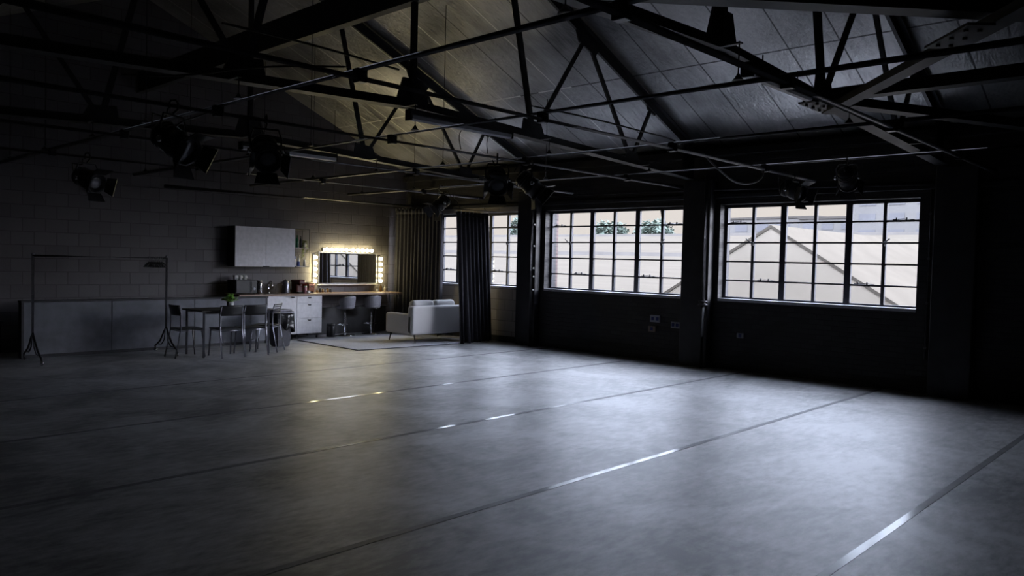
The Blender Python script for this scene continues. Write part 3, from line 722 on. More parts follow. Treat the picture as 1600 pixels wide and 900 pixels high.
# counter top items
zt = .898
t = thing('microwave', 'black microwave on the worktop at the left end', 'microwave', (7.03, 13.84, zt))
bm = nb_(); add_box(bm, (0, 0, .012), (.44, .33, .27), .008); obj('casing', bm, 'black_plastic', t)
bm = nb_(); add_box(bm, (.015, -.014, .03), (.32, .002, .255), .004); d = obj('door', bm, 'black', t)
bm = nb_(); add_tube(bm, [(.305, -.035, .05), (.305, -.035, .235)], .008, 8); obj('handle', bm, 'black_metal', d)
bm = nb_(); add_lathe(bm, [(.025, 0), (.022, .018)], (.38, 0, .10), 14, (0, -1, 0)); obj('knob', bm, 'tube_grey', t)
for x in (.04, .40):
    for y in (.04, .29):
        bm = nb_(); add_lathe(bm, [(.015, 0), (.015, .013)], (x, y, 0), 10); obj('foot', bm, 'black_plastic', t)
def mug(x, y, z, label, m='white', r=.04, h=.085, group=None, rz=0):
    t = thing('mug', label, 'mug', (x, y, z), rz, group)
    bm = nb_(); add_lathe(bm, [(r * .8, 0), (r, .01), (r, h), (r * .9, h), (r * .88, .012)], (0, 0, 0), 16); obj('mug_body', bm, m, t)
    bm = nb_(); add_tube(bm, [(r * .95, 0, h * .8), (r * 1.5, 0, h * .72), (r * 1.55, 0, h * .4), (r * .95, 0, h * .22)], .006, 6); obj('handle', bm, m, t)
for k, lab in enumerate(('left white mug of the three on top of the microwave', 'middle white mug of the three on top of the microwave', 'right white mug of the three on top of the microwave')):
    mug(7.10 + .095 * k, 13.98, zt + .27, lab, group='mugs on the microwave', rz=-1.2)
jar('canister', 7.53, 13.86, zt, .05, .26, 'chrome', 'tall silver canister beside the microwave', 'canister', 'chrome')
jar('jar', 7.57, 14.02, zt, .035, .18, 'amber', 'amber jar beside the silver canister', 'jar', 'black_plastic')
t = thing('kitchen_tap', 'chrome gooseneck tap over the sink', 'tap', (7.80, 14.0, zt))
bm = nb_(); pts = [(0, 0, 0), (0, 0, .16)] + [(0, -.07 + .07 * math.cos(a), .16 + .08 * math.sin(a)) for a in [PI * k / 8 for k in range(1, 8)]] + [(0, -.14, .16), (0, -.14, .12)]
add_tube(bm, pts, .012, 10); add_lathe(bm, [(.028, 0), (.028, .01), (.018, .03)], (0, 0, 0), 14); obj('spout', bm, 'chrome', t)
bm = nb_(); add_tube(bm, [(.01, 0, .05), (.06, 0, .075)], .006, 8); obj('lever', bm, 'chrome', t)
t = thing('kettle', 'steel jug kettle right of the tap', 'kettle', (8.13, 13.93, zt))
bm = nb_(); add_lathe(bm, [(.08, 0), (.085, .02), (.062, .23), (.055, .24)], (0, 0, 0), 20); obj('kettle_body', bm, 'tube_grey', t)
bm = nb_(); add_lathe(bm, [(.056, .24), (.045, .255), (.012, .262), (.012, .28)], (0, 0, 0), 16); obj('lid', bm, 'black_plastic', t)
bm = nb_(); add_tube(bm, [(.06, 0, .23), (.12, 0, .22), (.125, 0, .08), (.082, 0, .05)], .011, 8); obj('handle', bm, 'black_plastic', t)
bm = nb_(); add_tube(bm, [(-.06, 0, .17), (-.10, 0, .22)], [.022, .012], 8); obj('spout', bm, 'tube_grey', t)
t = thing('coffee_machine', 'dark red coffee machine on the worktop below the wire shelf', 'coffee machine', (8.36, 13.85, zt))
bm = nb_(); add_box(bm, (0, .08, 0), (.17, .3, .27), .03, seg=3); add_box(bm, (.01, -.03, .18), (.16, .12, .275), .025, seg=3); obj('casing', bm, 'red', t)
bm = nb_(); add_box(bm, (.01, -.03, 0), (.16, .09, .03), .008); obj('drip_tray', bm, 'black_plastic', t)
bm = nb_(); add_lathe(bm, [(.022, .15), (.03, .185)], (.085, .04, 0), 12); obj('nozzle', bm, 'chrome', t)
jar('jar', 8.47, 13.76, zt, .035, .15, 'pink', 'pink topped jar in front of the coffee machine', 'jar', 'white')
t = thing('toaster', 'copper toaster next to the coffee machine', 'toaster', (8.58, 13.86, zt))
bm = nb_(); add_box(bm, (0, 0, .01), (.19, .28, .21), .045, seg=4); obj('casing', bm, 'copper', t)
bm = nb_(); add_box(bm, (.045, .04, .205), (.075, .24, .214)); add_box(bm, (.115, .04, .205), (.145, .24, .214)); obj('slot', bm, 'black_plastic', t)
bm = nb_(); add_box(bm, (.07, -.02, .12), (.12, .002, .14), .004); obj('lever', bm, 'black_plastic', t)
bm = nb_(); add_box(bm, (.01, .01, 0), (.18, .27, .014), .004); obj('base', bm, 'black_plastic', t)
mug(8.52, 13.73, zt, 'small white cup in front of the copper toaster', 'white', .032, .06)
for k in range(6):
    jar('jar', 8.98 + .062 * k, 14.12 - .02 * (k % 2), zt, .022 + .004 * (k % 3), .055 + .018 * ((k * 2) % 3), ('amber', 'black_plastic', 'amber', 'tube_grey', 'amber', 'black_plastic')[k],
        ('first', 'second', 'third', 'fourth', 'fifth', 'last')[k] + ' small jar from the left in the row below the mirror', 'jar', group='little jars below the mirror')
bottle('bottle', 10.56, 14.05, zt, .028, .17, 'amber', 'amber bottle at the right foot of the mirror', 'bottle', 'black_plastic')
bottle('bottle', 10.65, 14.02, zt, .026, .13, 'white', 'white bottle at the right end of the dressing counter', 'bottle', 'white')
jar('jar', 10.46, 14.05, zt, .03, .06, 'white', 'low white jar at the right foot of the mirror', 'jar', 'white')
t = thing('jewellery_stand', 'thin upright stand at the end of the dressing counter', 'stand', (10.75, 14.05, zt))
bm = nb_(); add_lathe(bm, [(.06, 0), (.055, .012)], (0, 0, 0), 16); obj('base', bm, 'tube_grey', t)
bm = nb_(); add_tube(bm, [(0, 0, .01), (0, 0, .26)], .006, 8); obj('post', bm, 'tube_grey', t)
bm = nb_(); add_tube(bm, [(-.07, 0, .08), (0, 0, .09), (.05, 0, .085)], .005, 8); obj('arm', bm, 'tube_grey', t)

# mirror with lamp bars
t = thing('dressing_mirror', 'wide wall mirror framed by lit bulbs', 'mirror', (9.06, L_, 1.06))
bm = nb_(); add_box(bm, (.03, -.022, .03), (1.48, -.016, .66)); obj('mirror_glass', bm, 'mirror', t)
bm = nb_()
for lo, hi in (((0, -.032, 0), (1.51, 0, .03)), ((0, -.032, .66), (1.51, 0, .69)), ((0, -.032, .03), (.03, 0, .66)), ((1.48, -.032, .03), (1.51, 0, .66))): add_box(bm, lo, hi, .003)
obj('frame', bm, 'tube_grey', t)
bm = nb_(); add_box(bm, (.0, -.10, -.02), (1.51, 0, 0), .003); obj('ledge', bm, 'white', t)
def bulb_bar(loc, axis, label, sp):
    t = thing('bulb_bar', label, 'light bar', loc, 0, 'bulb bars round the mirror')
    a = V((1, 0, 0)) if axis == 'x' else V((0, 0, 1))
    bm = nb_(); ln = sp * 5
    if axis == 'x': add_box(bm, (0, -.03, -.03), (ln, 0, .03), .006)
    else: add_box(bm, (-.03, -.03, 0), (.03, 0, ln), .006)
    obj('back_bar', bm, 'tube_grey', t)
    for k in range(5):
        p = a * (sp * (k + .5))
        bm = nb_(); add_lathe(bm, [(.022, 0), (.022, .02), (.016, .025)], p + V((0, -.028, 0)), 12, (0, -1, 0)); s = obj('bulb_socket', bm, 'chrome', t)
        bm = nb_(); add_sphere(bm, p + V((0, -.086, 0)), .034); obj('bulb', bm, 'bulb', s)
bulb_bar((9.16, L_, 1.80), 'x', 'left half of the bulb row above the mirror', .125)
bulb_bar((9.82, L_, 1.80), 'x', 'right half of the bulb row above the mirror', .125)
bulb_bar((8.96, L_, 1.07), 'z', 'upright bulb bar on the left of the mirror', .124)
bulb_bar((10.64, L_, 1.07), 'z', 'upright bulb bar on the right of the mirror', .124)

# bar stools
def stool(x, y, rz, label):
    t = thing('bar_stool', label, 'stool', (x, y, 0), rz, 'shell stools at the dressing counter')
    bm = nb_(); add_lathe(bm, [(.20, 0), (.20, .012), (.10, .03), (.035, .045)], (0, 0, 0), 24); obj('base', bm, 'chrome', t)
    bm = nb_(); add_tube(bm, [(0, 0, .04), (0, 0, .40)], .026, 12); add_tube(bm, [(0, 0, .40), (0, 0, .565)], .016, 12); obj('column', bm, 'chrome', t)
    bm = nb_(); add_tube(bm, [(.03, 0, .22), (.13, .02, .23), (.14, .14, .23), (0, .19, .23), (-.14, .14, .23), (-.13, .02, .23), (-.03, 0, .22)], .010, 8); obj('footrest', bm, 'chrome', t)
    bm = nb_()
    add_lathe(bm, [(.12, .56), (.175, .572), (.195, .60), (.185, .625), (.10, .632)], (0, 0, 0), 24); obj('seat', bm, 'seat_grey', t)
    # wrap-round back shell (its back is towards -Y, the sitter faces +Y)
    bm = nb_()
    def sh(u, v):
        a = -PI / 2 + (u - .5) * 2.5; r = .205 + .02 * v
        hgt = .18 + .06 * math.cos((u - .5) * PI)
        return V((r * math.cos(a), r * math.sin(a) * .95 + .01, .60 + v * hgt))
    add_grid(bm, sh, 18, 6)
    sl = obj('back_shell', bm, 'seat_grey', t); md = sl.modifiers.new('thick', 'SOLIDIFY'); md.thickness = .018
    bm = nb_(); add_tube(bm, [(.02, 0, .55), (.14, .02, .545), (.17, .02, .52)], .007, 8); obj('height_lever', bm, 'chrome', t)
stool(9.42, 13.74, .12, 'grey shell bar stool at the dressing counter, beside the drawer unit')
stool(10.10, 13.76, -.1, 'grey shell bar stool at the dressing counter, nearer to the curtain')
jar('waste_bin', 9.06, 13.72, 0, .09, .27, 'black_plastic', 'small dark waste bin under the dressing counter', 'bin', 'black_plastic')

# low grey screen
t = thing('low_screen', 'low grey boarded screen along the block wall behind the table', 'screen', (3.40, 13.35, 0))
bm = nb_(); add_box(bm, (0, .012, 0), (4.01, .14, .85)); obj('core', bm, 'screen_trim', t)
for a, b in ((.02, 1.265), (1.275, 2.63), (2.64, 4.0)):
    bm = nb_(); add_box(bm, (a, 0, .05), (b, .014, .845), .002); obj('panel', bm, 'screen', t)
bm = nb_(); add_box(bm, (-.02, -.02, .85), (4.03, .16, .875), .004); obj('top_board', bm, 'screen_trim', t)
bm = nb_(); add_box(bm, (-.012, -.006, 0), (.022, .15, .85), .003); obj('end_post', bm, 'screen_trim', t)
bm = nb_(); add_box(bm, (3.985, -.006, 0), (4.02, .15, .85), .003); obj('end_post', bm, 'screen_trim', t)
t = thing('storage_bench', 'low black bench against the wall at the left edge of the photo', 'bench', (0.6, 13.70, 0))
bm = nb_(); add_box(bm, (0, .02, .06), (2.62, .52, .52), .006); obj('box', bm, 'plain_dark', t)
bm = nb_(); add_box(bm, (-.02, 0, .52), (2.64, .53, .55), .005); obj('lid', bm, 'screen_trim', t)
for x in (.05, 2.5):
    bm = nb_(); add_box(bm, (x, .05, 0), (x + .07, .48, .06)); obj('foot', bm, 'plain_dark', t)

# ------------------------------------------------------------------ clothes rack
t = thing('clothes_rack', 'black wheeled clothes rack in front of the low screen', 'clothes rack', (3.40, 12.82, 0))
for x in (0, 1.92):
    bm = nb_(); add_tube(bm, [(x, 0, .40), (x, 0, 1.585)], .0165, 12); add_lathe(bm, [(.022, 0), (.022, .02), (.014, .03)], (x, 0, 1.57), 12); obj('post', bm, 'tube_grey', t)
    for s in (1, -1):
        bm = nb_(); add_tube(bm, [(x, 0, .44), (x, s * .06, .38), (x, s * .22, .20), (x, s * .36, .12), (x, s * .42, .10), (x, s * .42, .07)], .014, 10)
        add_tube(bm, [(x, s * .03, .40), (x, s * .07, .22), (x, s * .17, .14), (x, s * .30, .13)], .009, 8)
        ft = obj('foot', bm, 'black_metal', t)
        bm = nb_(); add_lathe(bm, [(.032, -.012), (.034, -.008), (.034, .008), (.032, .012)], (x, s * .42 - .012, .034), 16, (1, 0, 0)); add_box(bm, (x - .016, s * .42 - .014, .03), (x - .012, s * .42 + .012, .075)); add_box(bm, (x + .012, s * .42 - .014, .03), (x + .016, s * .42 + .012, .075))
        obj('castor', bm, 'chrome', ft)
bm = nb_(); add_tube(bm, [(-.01, 0, 1.56), (1.93, 0, 1.56)], .0165, 12); obj('rail', bm, 'black_metal', t)
def hanger(x, rz, label):
    t = thing('coat_hanger', label, 'coat hanger', (x, 12.82, 1.578), rz, 'hangers bunched on the rack')
    bm = nb_(); pts = [(0, .022 * math.cos(a), -.005 + .022 * math.sin(a) - .016) for a in [PI * (-.15 + 1.35 * k / 8) for k in range(9)]]
    pts = [(0, .022, -.02)] + [(0, .022 * math.cos(a), -.016 + .022 * math.sin(a)) for a in [PI * k / 6 for k in range(1, 6)]] + [(0, -.022, -.02), (0, 0, -.05), (0, 0, -.09)]
    add_tube(bm, pts, .003, 6); obj('hook', bm, 'chrome', t)
    bm = nb_(); add_tube(bm, [(0, -.21, -.165), (0, -.1, -.115), (0, 0, -.088), (0, .1, -.115), (0, .21, -.165)], .010, 6)
    add_tube(bm, [(0, -.21, -.165), (0, .21, -.165)], .008, 6); obj('hanger_arm', bm, 'black_plastic', t)
for k in range(7):
    hanger(5.04 + .034 * k, random.uniform(-.03, .03), 'black coat hanger bunched with others at the right end of the clothes rack')

# ------------------------------------------------------------------ table and chairs
t = thing('dining_table', 'dark rectangular table on thin legs in front of the low screen', 'table', (6.11, 12.26, 0))
bm = nb_(); add_box(bm, (-.62, -.36, .725), (.62, .36, .75), .005); obj('tabletop', bm, 'wood_dark', t)
for sx in (-1, 1):
    for sy in (-1, 1):
        bm = nb_(); add_tube(bm, [(sx * .56, sy * .31, 0), (sx * .56, sy * .31, .725)], .018, 10); obj('leg', bm, 'tube_grey', t)
bm = nb_(); add_box(bm, (-.56, -.31, .69), (.56, -.29, .725)); add_box(bm, (-.56, .29, .69), (.56, .31, .725)); obj('apron', bm, 'black_metal', t)
t = thing('potted_plant', 'small leafy green plant in a white pot on the table', 'plant', (6.07, 12.12, .75))
bm = nb_(); add_lathe(bm, [(.045, 0), (.06, .12), (.055, .122), (.052, .11), (.0, .105)], (0, 0, 0), 18); obj('pot', bm, 'pot', t)
bm = nb_(); bs = nb_()
for k in range(64):
    a = random.uniform(0, 2 * PI); r_ = random.uniform(.0, .115); hz = .14 + random.uniform(0, .12) * (1 - r_ / .15)
    tip = (math.cos(a) * r_, math.sin(a) * r_, hz); add_tube(bs, [(0, 0, .1), (tip[0] * .5, tip[1] * .5, hz * .85), tip], .0025, 5)
    for q_ in range(2): leaf(bm, tip, (math.cos(a + q_) + random.uniform(-.4, .4), math.sin(a + q_) + random.uniform(-.4, .4), random.uniform(.1, .8)), random.uniform(.035, .06), .017)
obj('foliage', bm, 'leaf', t); obj('stem', bs, 'leaf', t)

def chair(x, y, rz, label, slats=False):
    """sitter faces +Y, the back is at -Y"""
    t = thing('dining_chair', label, 'chair', (x, y, 0), rz, 'tube framed chairs round the table')
    w = .185
    bm = nb_(); add_box(bm, (-.195, -.18, .44), (.195, .20, .462), .01); obj('seat', bm, 'black_plastic', t)
    for s in (1, -1):
        bm = nb_(); add_tube(bm, [(s * w * 1.05, -.26, 0), (s * w, -.17, .45), (s * w, -.17, .70), (s * w * .97, -.205, .82)], .0125, 10); obj('leg', bm, 'tube_grey', t)
        bm = nb_(); add_tube(bm, [(s * w * 1.0, .22, 0), (s * w * .93, .17, .44)], .0125, 10); obj('leg', bm, 'tube_grey', t)
    bm = nb_(); add_tube(bm, [(-w, -.17, .425), (-w, .17, .425), (w, .17, .425), (w, -.17, .425), (-w, -.17, .425)], .009, 8); obj('seat_frame', bm, 'tube_grey', t)
    bm = nb_()
    if slats:
        for k in range(5):
            z = .655 + .036 * k
            add_grid(bm, lambda u, v, z=z: V(((u - .5) * 2 * (w + .012), -.178 - .035 * max(0, (z - .70) / .12) - .03 * math.cos((u - .5) * PI), z + v * .018)), 10, 1)
    else:
        add_grid(bm, lambda u, v: V(((u - .5) * 2 * (w + .012), -.172 - .035 * v - .035 * math.cos((u - .5) * PI), .665 + v * .165)), 12, 6)
    bk = obj('backrest', bm, 'black_plastic', t); md = bk.modifiers.new('thick', 'SOLIDIFY'); md.thickness = .011
    if slats:
        bm = nb_(); add_tube(bm, [(-w, .2, .20), (w, .2, .20)], .008, 8); add_tube(bm, [(-w, -.22, .20), (w, -.22, .20)], .008, 8); obj('stretcher', bm, 'tube_grey', t)
    return t
chair(5.42, 12.28, -PI / 2, 'tube framed chair side-on at the left end of the table')
chair(5.93, 11.97, .0, 'tube framed chair from behind, left of the two on the near table side')
chair(6.36, 11.98, -.08, 'tube framed chair from behind, right of the two on the near table side')
chair(6.80, 12.26, PI / 2 - .85, 'chair with a slatted back at the right end of the table by the bin', True)

# bin with bag
t = thing('swing_bin', 'grey kitchen bin with a black bag hanging over its rim', 'bin', (7.36, 12.78, 0))
bm = nb_()
def binp(z): return .13 + .045 * z / .62
for_ = [(-1, -1), (1, -1), (1, 1), (-1, 1)]
A = [bm.verts.new((sx * .13, sy * .13, 0)) for sx, sy in for_]; B = [bm.verts.new((sx * .175, sy * .165, .60)) for sx, sy in for_]
for k in range(4): bm.faces.new((A[k], A[(k + 1) % 4], B[(k + 1) % 4], B[k]))
bm.faces.new(A); bm.faces.new(B); bmesh.ops.bevel(bm, geom=bm.edges[:], offset=.02, segments=2, affect='EDGES'); obj('bin_body', bm, 'bin', t)
bm = nb_(); add_box(bm, (-.185, -.175, .60), (.185, .175, .64), .012); add_box(bm, (-.16, -.15, .635), (.16, .15, .672), .02, seg=3); obj('lid', bm, 'tube_grey', t)
bm = nb_()
def bg(u, v):
    a = 2 * PI * u; sx = math.cos(a); sy = math.sin(a); k = max(abs(sx), abs(sy)); q_ = .192 + .018 * math.sin(a * 9 + v * 3) * v + .02 * v * math.sin(a * 4)
    drop = .16 + .16 * (.5 + .5 * math.cos(a + .4)) + .04 * math.sin(a * 7)
    return V((sx / k ** .8 * q_, sy / k ** .8 * q_, .605 - v * drop))
add_grid(bm, bg, 48, 6); bgo = obj('bin_bag', bm, 'bag', t); md = bgo.modifiers.new('thick', 'SOLIDIFY'); md.thickness = .003

# ------------------------------------------------------------------ sofa, rug, curtains
t = thing('rug', 'pale grey rug with a dark edge under the sofa', 'rug', (0, 0, 0))
bm = nb_()
P = [(8.09, 13.40), (8.06, 11.36), (10.45, 11.17), (10.48, 13.45)]
def slab(bm, P, z0, z1):
    A = [bm.verts.new((x, y, z0)) for x, y in P]; B = [bm.verts.new((x, y, z1)) for x, y in P]
    for k in range(4): bm.faces.new((A[k], A[(k + 1) % 4], B[(k + 1) % 4], B[k]))
    bm.faces.new(A); bm.faces.new(B)
slab(bm, P, 0.001, .010); obj('binding', bm, 'rug_edge', t)
bm = nb_(); cx = sum(p[0] for p in P) / 4; cy = sum(p[1] for p in P) / 4
slab(bm, [(cx + (x - cx) * .965, cy + (y - cy) * .965) for x, y in P], .002, .013); obj('pile', bm, 'rug', t)

t = thing('sofa', 'pale grey two-seat sofa seen from behind on the rug', 'sofa', (9.50, 11.62, 0.015))
SW = 1.42
bm = nb_(); add_box(bm, (.0, .0, .16), (SW, .17, .715), .045, seg=4); obj('back', bm, 'sofa', t)
for a, b in ((0, .15), (SW - .15, SW)):
    bm = nb_(); add_box(bm, (a, .02, .16), (b, .86, .56), .05, seg=4); obj('armrest', bm, 'sofa', t)
bm = nb_(); add_box(bm, (.14, .1, .16), (SW - .14, .84, .30), .02); obj('seat_base', bm, 'sofa', t)
for k in range(2):
    a = .15 + k * (SW - .3) / 2
    bm = nb_(); add_box(bm, (a + .004, .17, .295), (a + (SW - .3) / 2 - .004, .86, .43), .05, seg=4); obj('seat_cushion', bm, 'sofa', t)
    bm = nb_(); add_box(bm, (a + .004, .13, .43), (a + (SW - .3) / 2 - .004, .33, .82), .08, seg=5)
    bmesh.ops.rotate(bm, cent=(a, .2, .45), matrix=Matrix.Rotation(-.1, 3, 'X') , verts=bm.verts[:])
    obj('back_cushion', bm, 'sofa', t)
for x, y, dx, dy in ((.1, .06, 0, -.03), (SW - .1, .06, 0, -.03), (.1, .78, -.03, .03), (SW - .1, .78, .03, .03)):
    bm = nb_(); add_tube(bm, [(x, y, .165), (x + dx, y + dy, 0)], [.022, .011], 10); obj('leg', bm, 'wood_dark', t)

def curtain(name, label, p0t, p1t, p0b, p1b, pleats, depth, ztop, zbot, seed, nz=28):
    t = thing(name, label, 'curtain', (0, 0, 0))
    r = random.Random(seed); ph = [r.uniform(0, 6.28) for _ in range(6)]
    a0, a1, b0, b1 = V((*p0t, ztop)), V((*p1t, ztop)), V((*p0b, zbot)), V((*p1b, zbot))
    nrm = V((-(a1 - a0).y, (a1 - a0).x, 0)).normalized()
    def f(u, v):   # v 0 at the top
        uu = u + .012 * math.sin(2 * PI * 3 * u + ph[0]) * v
        e = v ** .8
        p = a0.lerp(a1, uu).lerp(b0.lerp(b1, uu), e)
        w = math.sin(2 * PI * pleats * u + .5 * math.sin(5 * u + ph[1]) + .6 * v * math.sin(4 * u + ph[2]))
        w2 = math.sin(2 * PI * pleats * .47 * u + ph[3] + .8 * v)
        d = depth * (.55 + .45 * v) * (w * .7 + w2 * .45 * v + .15 * math.sin(2 * PI * pleats * 2 * u + ph[4]) * v)
        return p + nrm * d
    bm = nb_(); add_grid(bm, f, int(pleats * 12), nz); c = obj('fabric', bm, 'curtain', t)
    md = c.modifiers.new('thick', 'SOLIDIFY'); md.thickness = .006
    bm = nb_(); add_grid(bm, lambda u, v: f(u, v * .012) + V((0, 0, .03 * (1 - v))), int(pleats * 12), 1); h = obj('heading_tape', bm, 'curtain', t)
    md = h.modifiers.new('thick', 'SOLIDIFY'); md.thickness = .012
    bm = nb_(); n = int(pleats)
    for k in range(n + 1):
        p = f(k / n, 0); add_tube(bm, [p + V((0, 0, .0)), p + V((0, 0, .055))], .009, 6)
    obj('curtain_hook', bm, 'white', t)
    return t
curtain('curtain', 'black curtain drawn into a bundle in front of the window, standing out into the room', (10.29, 11.30), (11.20, 11.33), (10.27, 11.10), (11.32, 11.28), 8, .08, 2.57, .01, 3)
curtain('curtain', 'black curtain gathered in the back corner behind the sofa', (11.18, 12.72), (11.0, 14.12), (11.16, 12.70), (10.98, 14.12), 13, .06, 2.72, .01, 5)
bm = nb_(); add_tube(bm, [(10.2, 11.31, 2.645), (11.4, 11.31, 2.645)], .016, 10); 
for x in (10.4, 11.1): add_tube(bm, [(x, 11.31, 2.65), (x, 11.55, 2.93)], .006, 6)
tag(obj('curtain_rail', bm, 'pipe'), 'short curtain rail over the bundled front curtain', 'rail')
bm = nb_(); add_tube(bm, [(11.19, 12.6, 2.795), (11.0, 14.2, 2.795)], .016, 10)
tag(obj('curtain_rail', bm, 'pipe'), 'curtain rail over the curtain in the back corner', 'rail')

# ------------------------------------------------------------------ outside the windows
bm = nb_(); add_box(bm, (W + .4, -60, -3.2), (320, 260, -3.0)); structure('ground_yard', bm, 'out_ground')
# added white slab, unseen below the sills, bounces daylight onto the ceiling
bm = nb_(); add_box(bm, (W + .36, -12, -.5), (13.3, 60, -.3)); structure('ground_bounce_slab', bm, 'out_bounce')
def shed(label, x0, xr, x1, y0, y1, z0, zr_, m):
    t = thing('shed_roof', label, 'roof', (x0, y0, 0), 0, 'pale workshop roofs outside')
    bm = nb_(); pr = [(0, z0), (xr - x0, zr_), (x1 - x0, z0)]; th = .15
    A = [bm.verts.new((x, 0, z)) for x, z in pr] + [bm.verts.new((x, 0, z - th)) for x, z in pr[::-1]]
    B = [bm.verts.new((v_.co.x, y1 - y0, v_.co.z)) for v_ in A]
    for k in range(6): bm.faces.new((A[k], A[(k + 1) % 6], B[(k + 1) % 6], B[k]))
    for R_ in (A, B): bm.faces.new((R_[0], R_[1], R_[4], R_[5])); bm.faces.new((R_[1], R_[2], R_[3], R_[4]))
    obj('sheeting', bm, m, t)
    bm = nb_(); add_prism(bm, (xr - x0, 0, zr_ - .02), (xr - x0, y1 - y0, zr_ - .02), [(-.25, -.06), (.25, -.06), (0, .10)]); obj('ridge_cap', bm, 'out_line', t)
    bm = nb_(); add_box(bm, (.4, .2, -3.0), (x1 - x0 - .4, y1 - y0 - .2, z0 - .05)); obj('wall', bm, 'out_wall', t)
    return t
shed('nearest pale workshop roof filling the lower panes', 13.4, 21.0, 28.6, 8.5, 60, 0.35, 1.95, 'out_roof_grey')
shed('second pale workshop roof beyond the nearest one', 30, 37.5, 45, 6, 90, 1.2, 3.3, 'out_roof_grey')
shed('third pale workshop roof below the skyline', 48, 57, 66, 4, 120, 2.0, 4.15, 'out_roof')
# gable-fronted shed in the right window
t = thing('gable_shed', 'white gable-ended shed roof rising in the right hand window', 'shed', (14.0, 6.6, 0), 0, 'pale workshop roofs outside')
bm = nb_(); pr = [(-5.6, -.9), (0, 2.45), (5.6, -.9)]
A = [bm.verts.new((0, y, z)) for y, z in pr]; B = [bm.verts.new((14, y, z)) for y, z in pr]
A2 = [bm.verts.new((0, y, z - .06)) for y, z in pr]; B2 = [bm.verts.new((14, y, z - .06)) for y, z in pr]
for k in (0, 1):
    bm.faces.new((A[k], A[k + 1], B[k + 1], B[k])); bm.faces.new((A2[k], A2[k + 1], B2[k + 1], B2[k])); bm.faces.new((A[k], A[k + 1], A2[k + 1], A2[k])); bm.faces.new((B[k], B[k + 1], B2[k + 1], B2[k]))
bm.faces.new((A[0], B[0], B2[0], A2[0])); bm.faces.new((A[2], B[2], B2[2], A2[2]))
obj('sheeting', bm, 'out_roof', t)
bm = nb_(); gw = [(-5.5, -3.0), (5.5, -3.0), (5.5, -.905), (0, 2.385), (-5.5, -.905)]
A = [bm.verts.new((.015, y, z)) for y, z in gw]; B = [bm.verts.new((13.8, y, z)) for y, z in gw]
for k in range(5): bm.faces.new((A[k], A[(k + 1) % 5], B[(k + 1) % 5], B[k]))
bm.faces.new(A); bm.faces.new(B); obj('gable_wall', bm, 'out_wall', t)
bm = nb_(); add_box(bm, (W + .345, 10.0, -3.0), (W + .44, 10.4, 3.0)); tag(obj('brick_pier', bm, 'out_brick'), 'red brick pier just outside the left edge of the middle window', 'pier')

def block(x, y, w, d, h, rz, floors, cols, label):
    t = thing('apartment_block', label, 'building', (x, y, -3), rz, 'distant blocks on the skyline')
    bm = nb_(); add_box(bm, (0, -w / 2, 0), (d, w / 2, h)); obj('wall', bm, 'out_block', t)
    bm = nb_(); add_box(bm, (-.3, -w / 2 - .3, h), (d + .3, w / 2 + .3, h + .5)); obj('roof', bm, 'out_line', t)
    fh = (h - 1.0) / floors
    for i in range(floors):
        for j in range(cols):
            y0 = -w / 2 + w * (j + .2) / cols; y1 = -w / 2 + w * (j + .8) / cols
            bm = nb_(); add_box(bm, (-.08, y0, .8 + fh * i + fh * .25), (.05, y1, .8 + fh * i + fh * .75)); obj('window', bm, 'out_glass', t)
block(150, 42, 26, 14, 19.0, -.1, 6, 5, 'distant pale apartment block at the right of the last window')
block(170, 63, 22, 14, 15.5, -.1, 5, 5, 'distant low pale block left of the tallest one')
block(190, 92, 30, 14, 17.0, -.1, 4, 5, 'distant bluish block in the upper left of the last window')

def tree(x, y, h, r, label, seed):
    rr = random.Random(seed)
    t = thing('tree', label, 'tree', (x, y, -3), 0, 'hazy trees beyond the roofs')
    bm = nb_(); add_tube(bm, [(0, 0, 0), (.1, 0, h * .4), (0, .1, h * .75)], [.35, .25, .1], 8); obj('trunk', bm, 'out_line', t)
    bm = nb_()
    for k in range(2600):
        a = rr.uniform(0, 2 * PI); el = rr.uniform(-.9, 1); q = r * rr.uniform(.3, 1) ** .5
        c = V((math.cos(a) * math.sqrt(1 - el * el * .9) * q, math.sin(a) * math.sqrt(1 - el * el * .9) * q, h * .7 + el * q * .95))
        leaf(bm, c, (rr.uniform(-1, 1), rr.uniform(-1, 1), rr.uniform(-1, 1)), rr.uniform(.35, .6), .17)
    obj('foliage', bm, 'out_leaf', t)
tree(78, 71.0, 11.8, 3.0, 'hazy tree seen through the left part of the middle window', 1)
tree(80, 59.0, 10.8, 2.5, 'hazy tree seen in the middle of the middle window', 2)
tree(80, 52.5, 10.6, 2.7, 'hazy tree seen right of the centre of the middle window', 3)

# ------------------------------------------------------------------ daylight
wd = bpy.data.worlds.new('overcast_sky'); bpy.context.scene.world = wd; wd.use_nodes = True
N, L = wd.node_tree.nodes, wd.node_tree.links; bgk = N['Background']
tc = N.new('ShaderNodeTexCoord'); sp = N.new('ShaderNodeSeparateXYZ'); L.new(tc.outputs['Generated'], sp.inputs[0])
mr = N.new('ShaderNodeMapRange'); mr.interpolation_type = 'SMOOTHSTEP'
mr.inputs['From Min'].default_value = 0.085; mr.inputs['From Max'].default_value = 0.19
L.new(sp.outputs[2], mr.inputs['Value'])
mr2 = N.new('ShaderNodeMapRange'); mr2.interpolation_type = 'SMOOTHSTEP'
mr2.inputs['From Min'].default_value = 0.30; mr2.inputs['From Max'].default_value = 0.80; mr2.inputs['To Max'].default_value = 3.2
L.new(sp.outputs[2], mr2.inputs['Value'])
up_ = mth(N, L, 'ADD', mth(N, L, 'MULTIPLY', mr.outputs[0], 9.3), mr2.outputs[0])
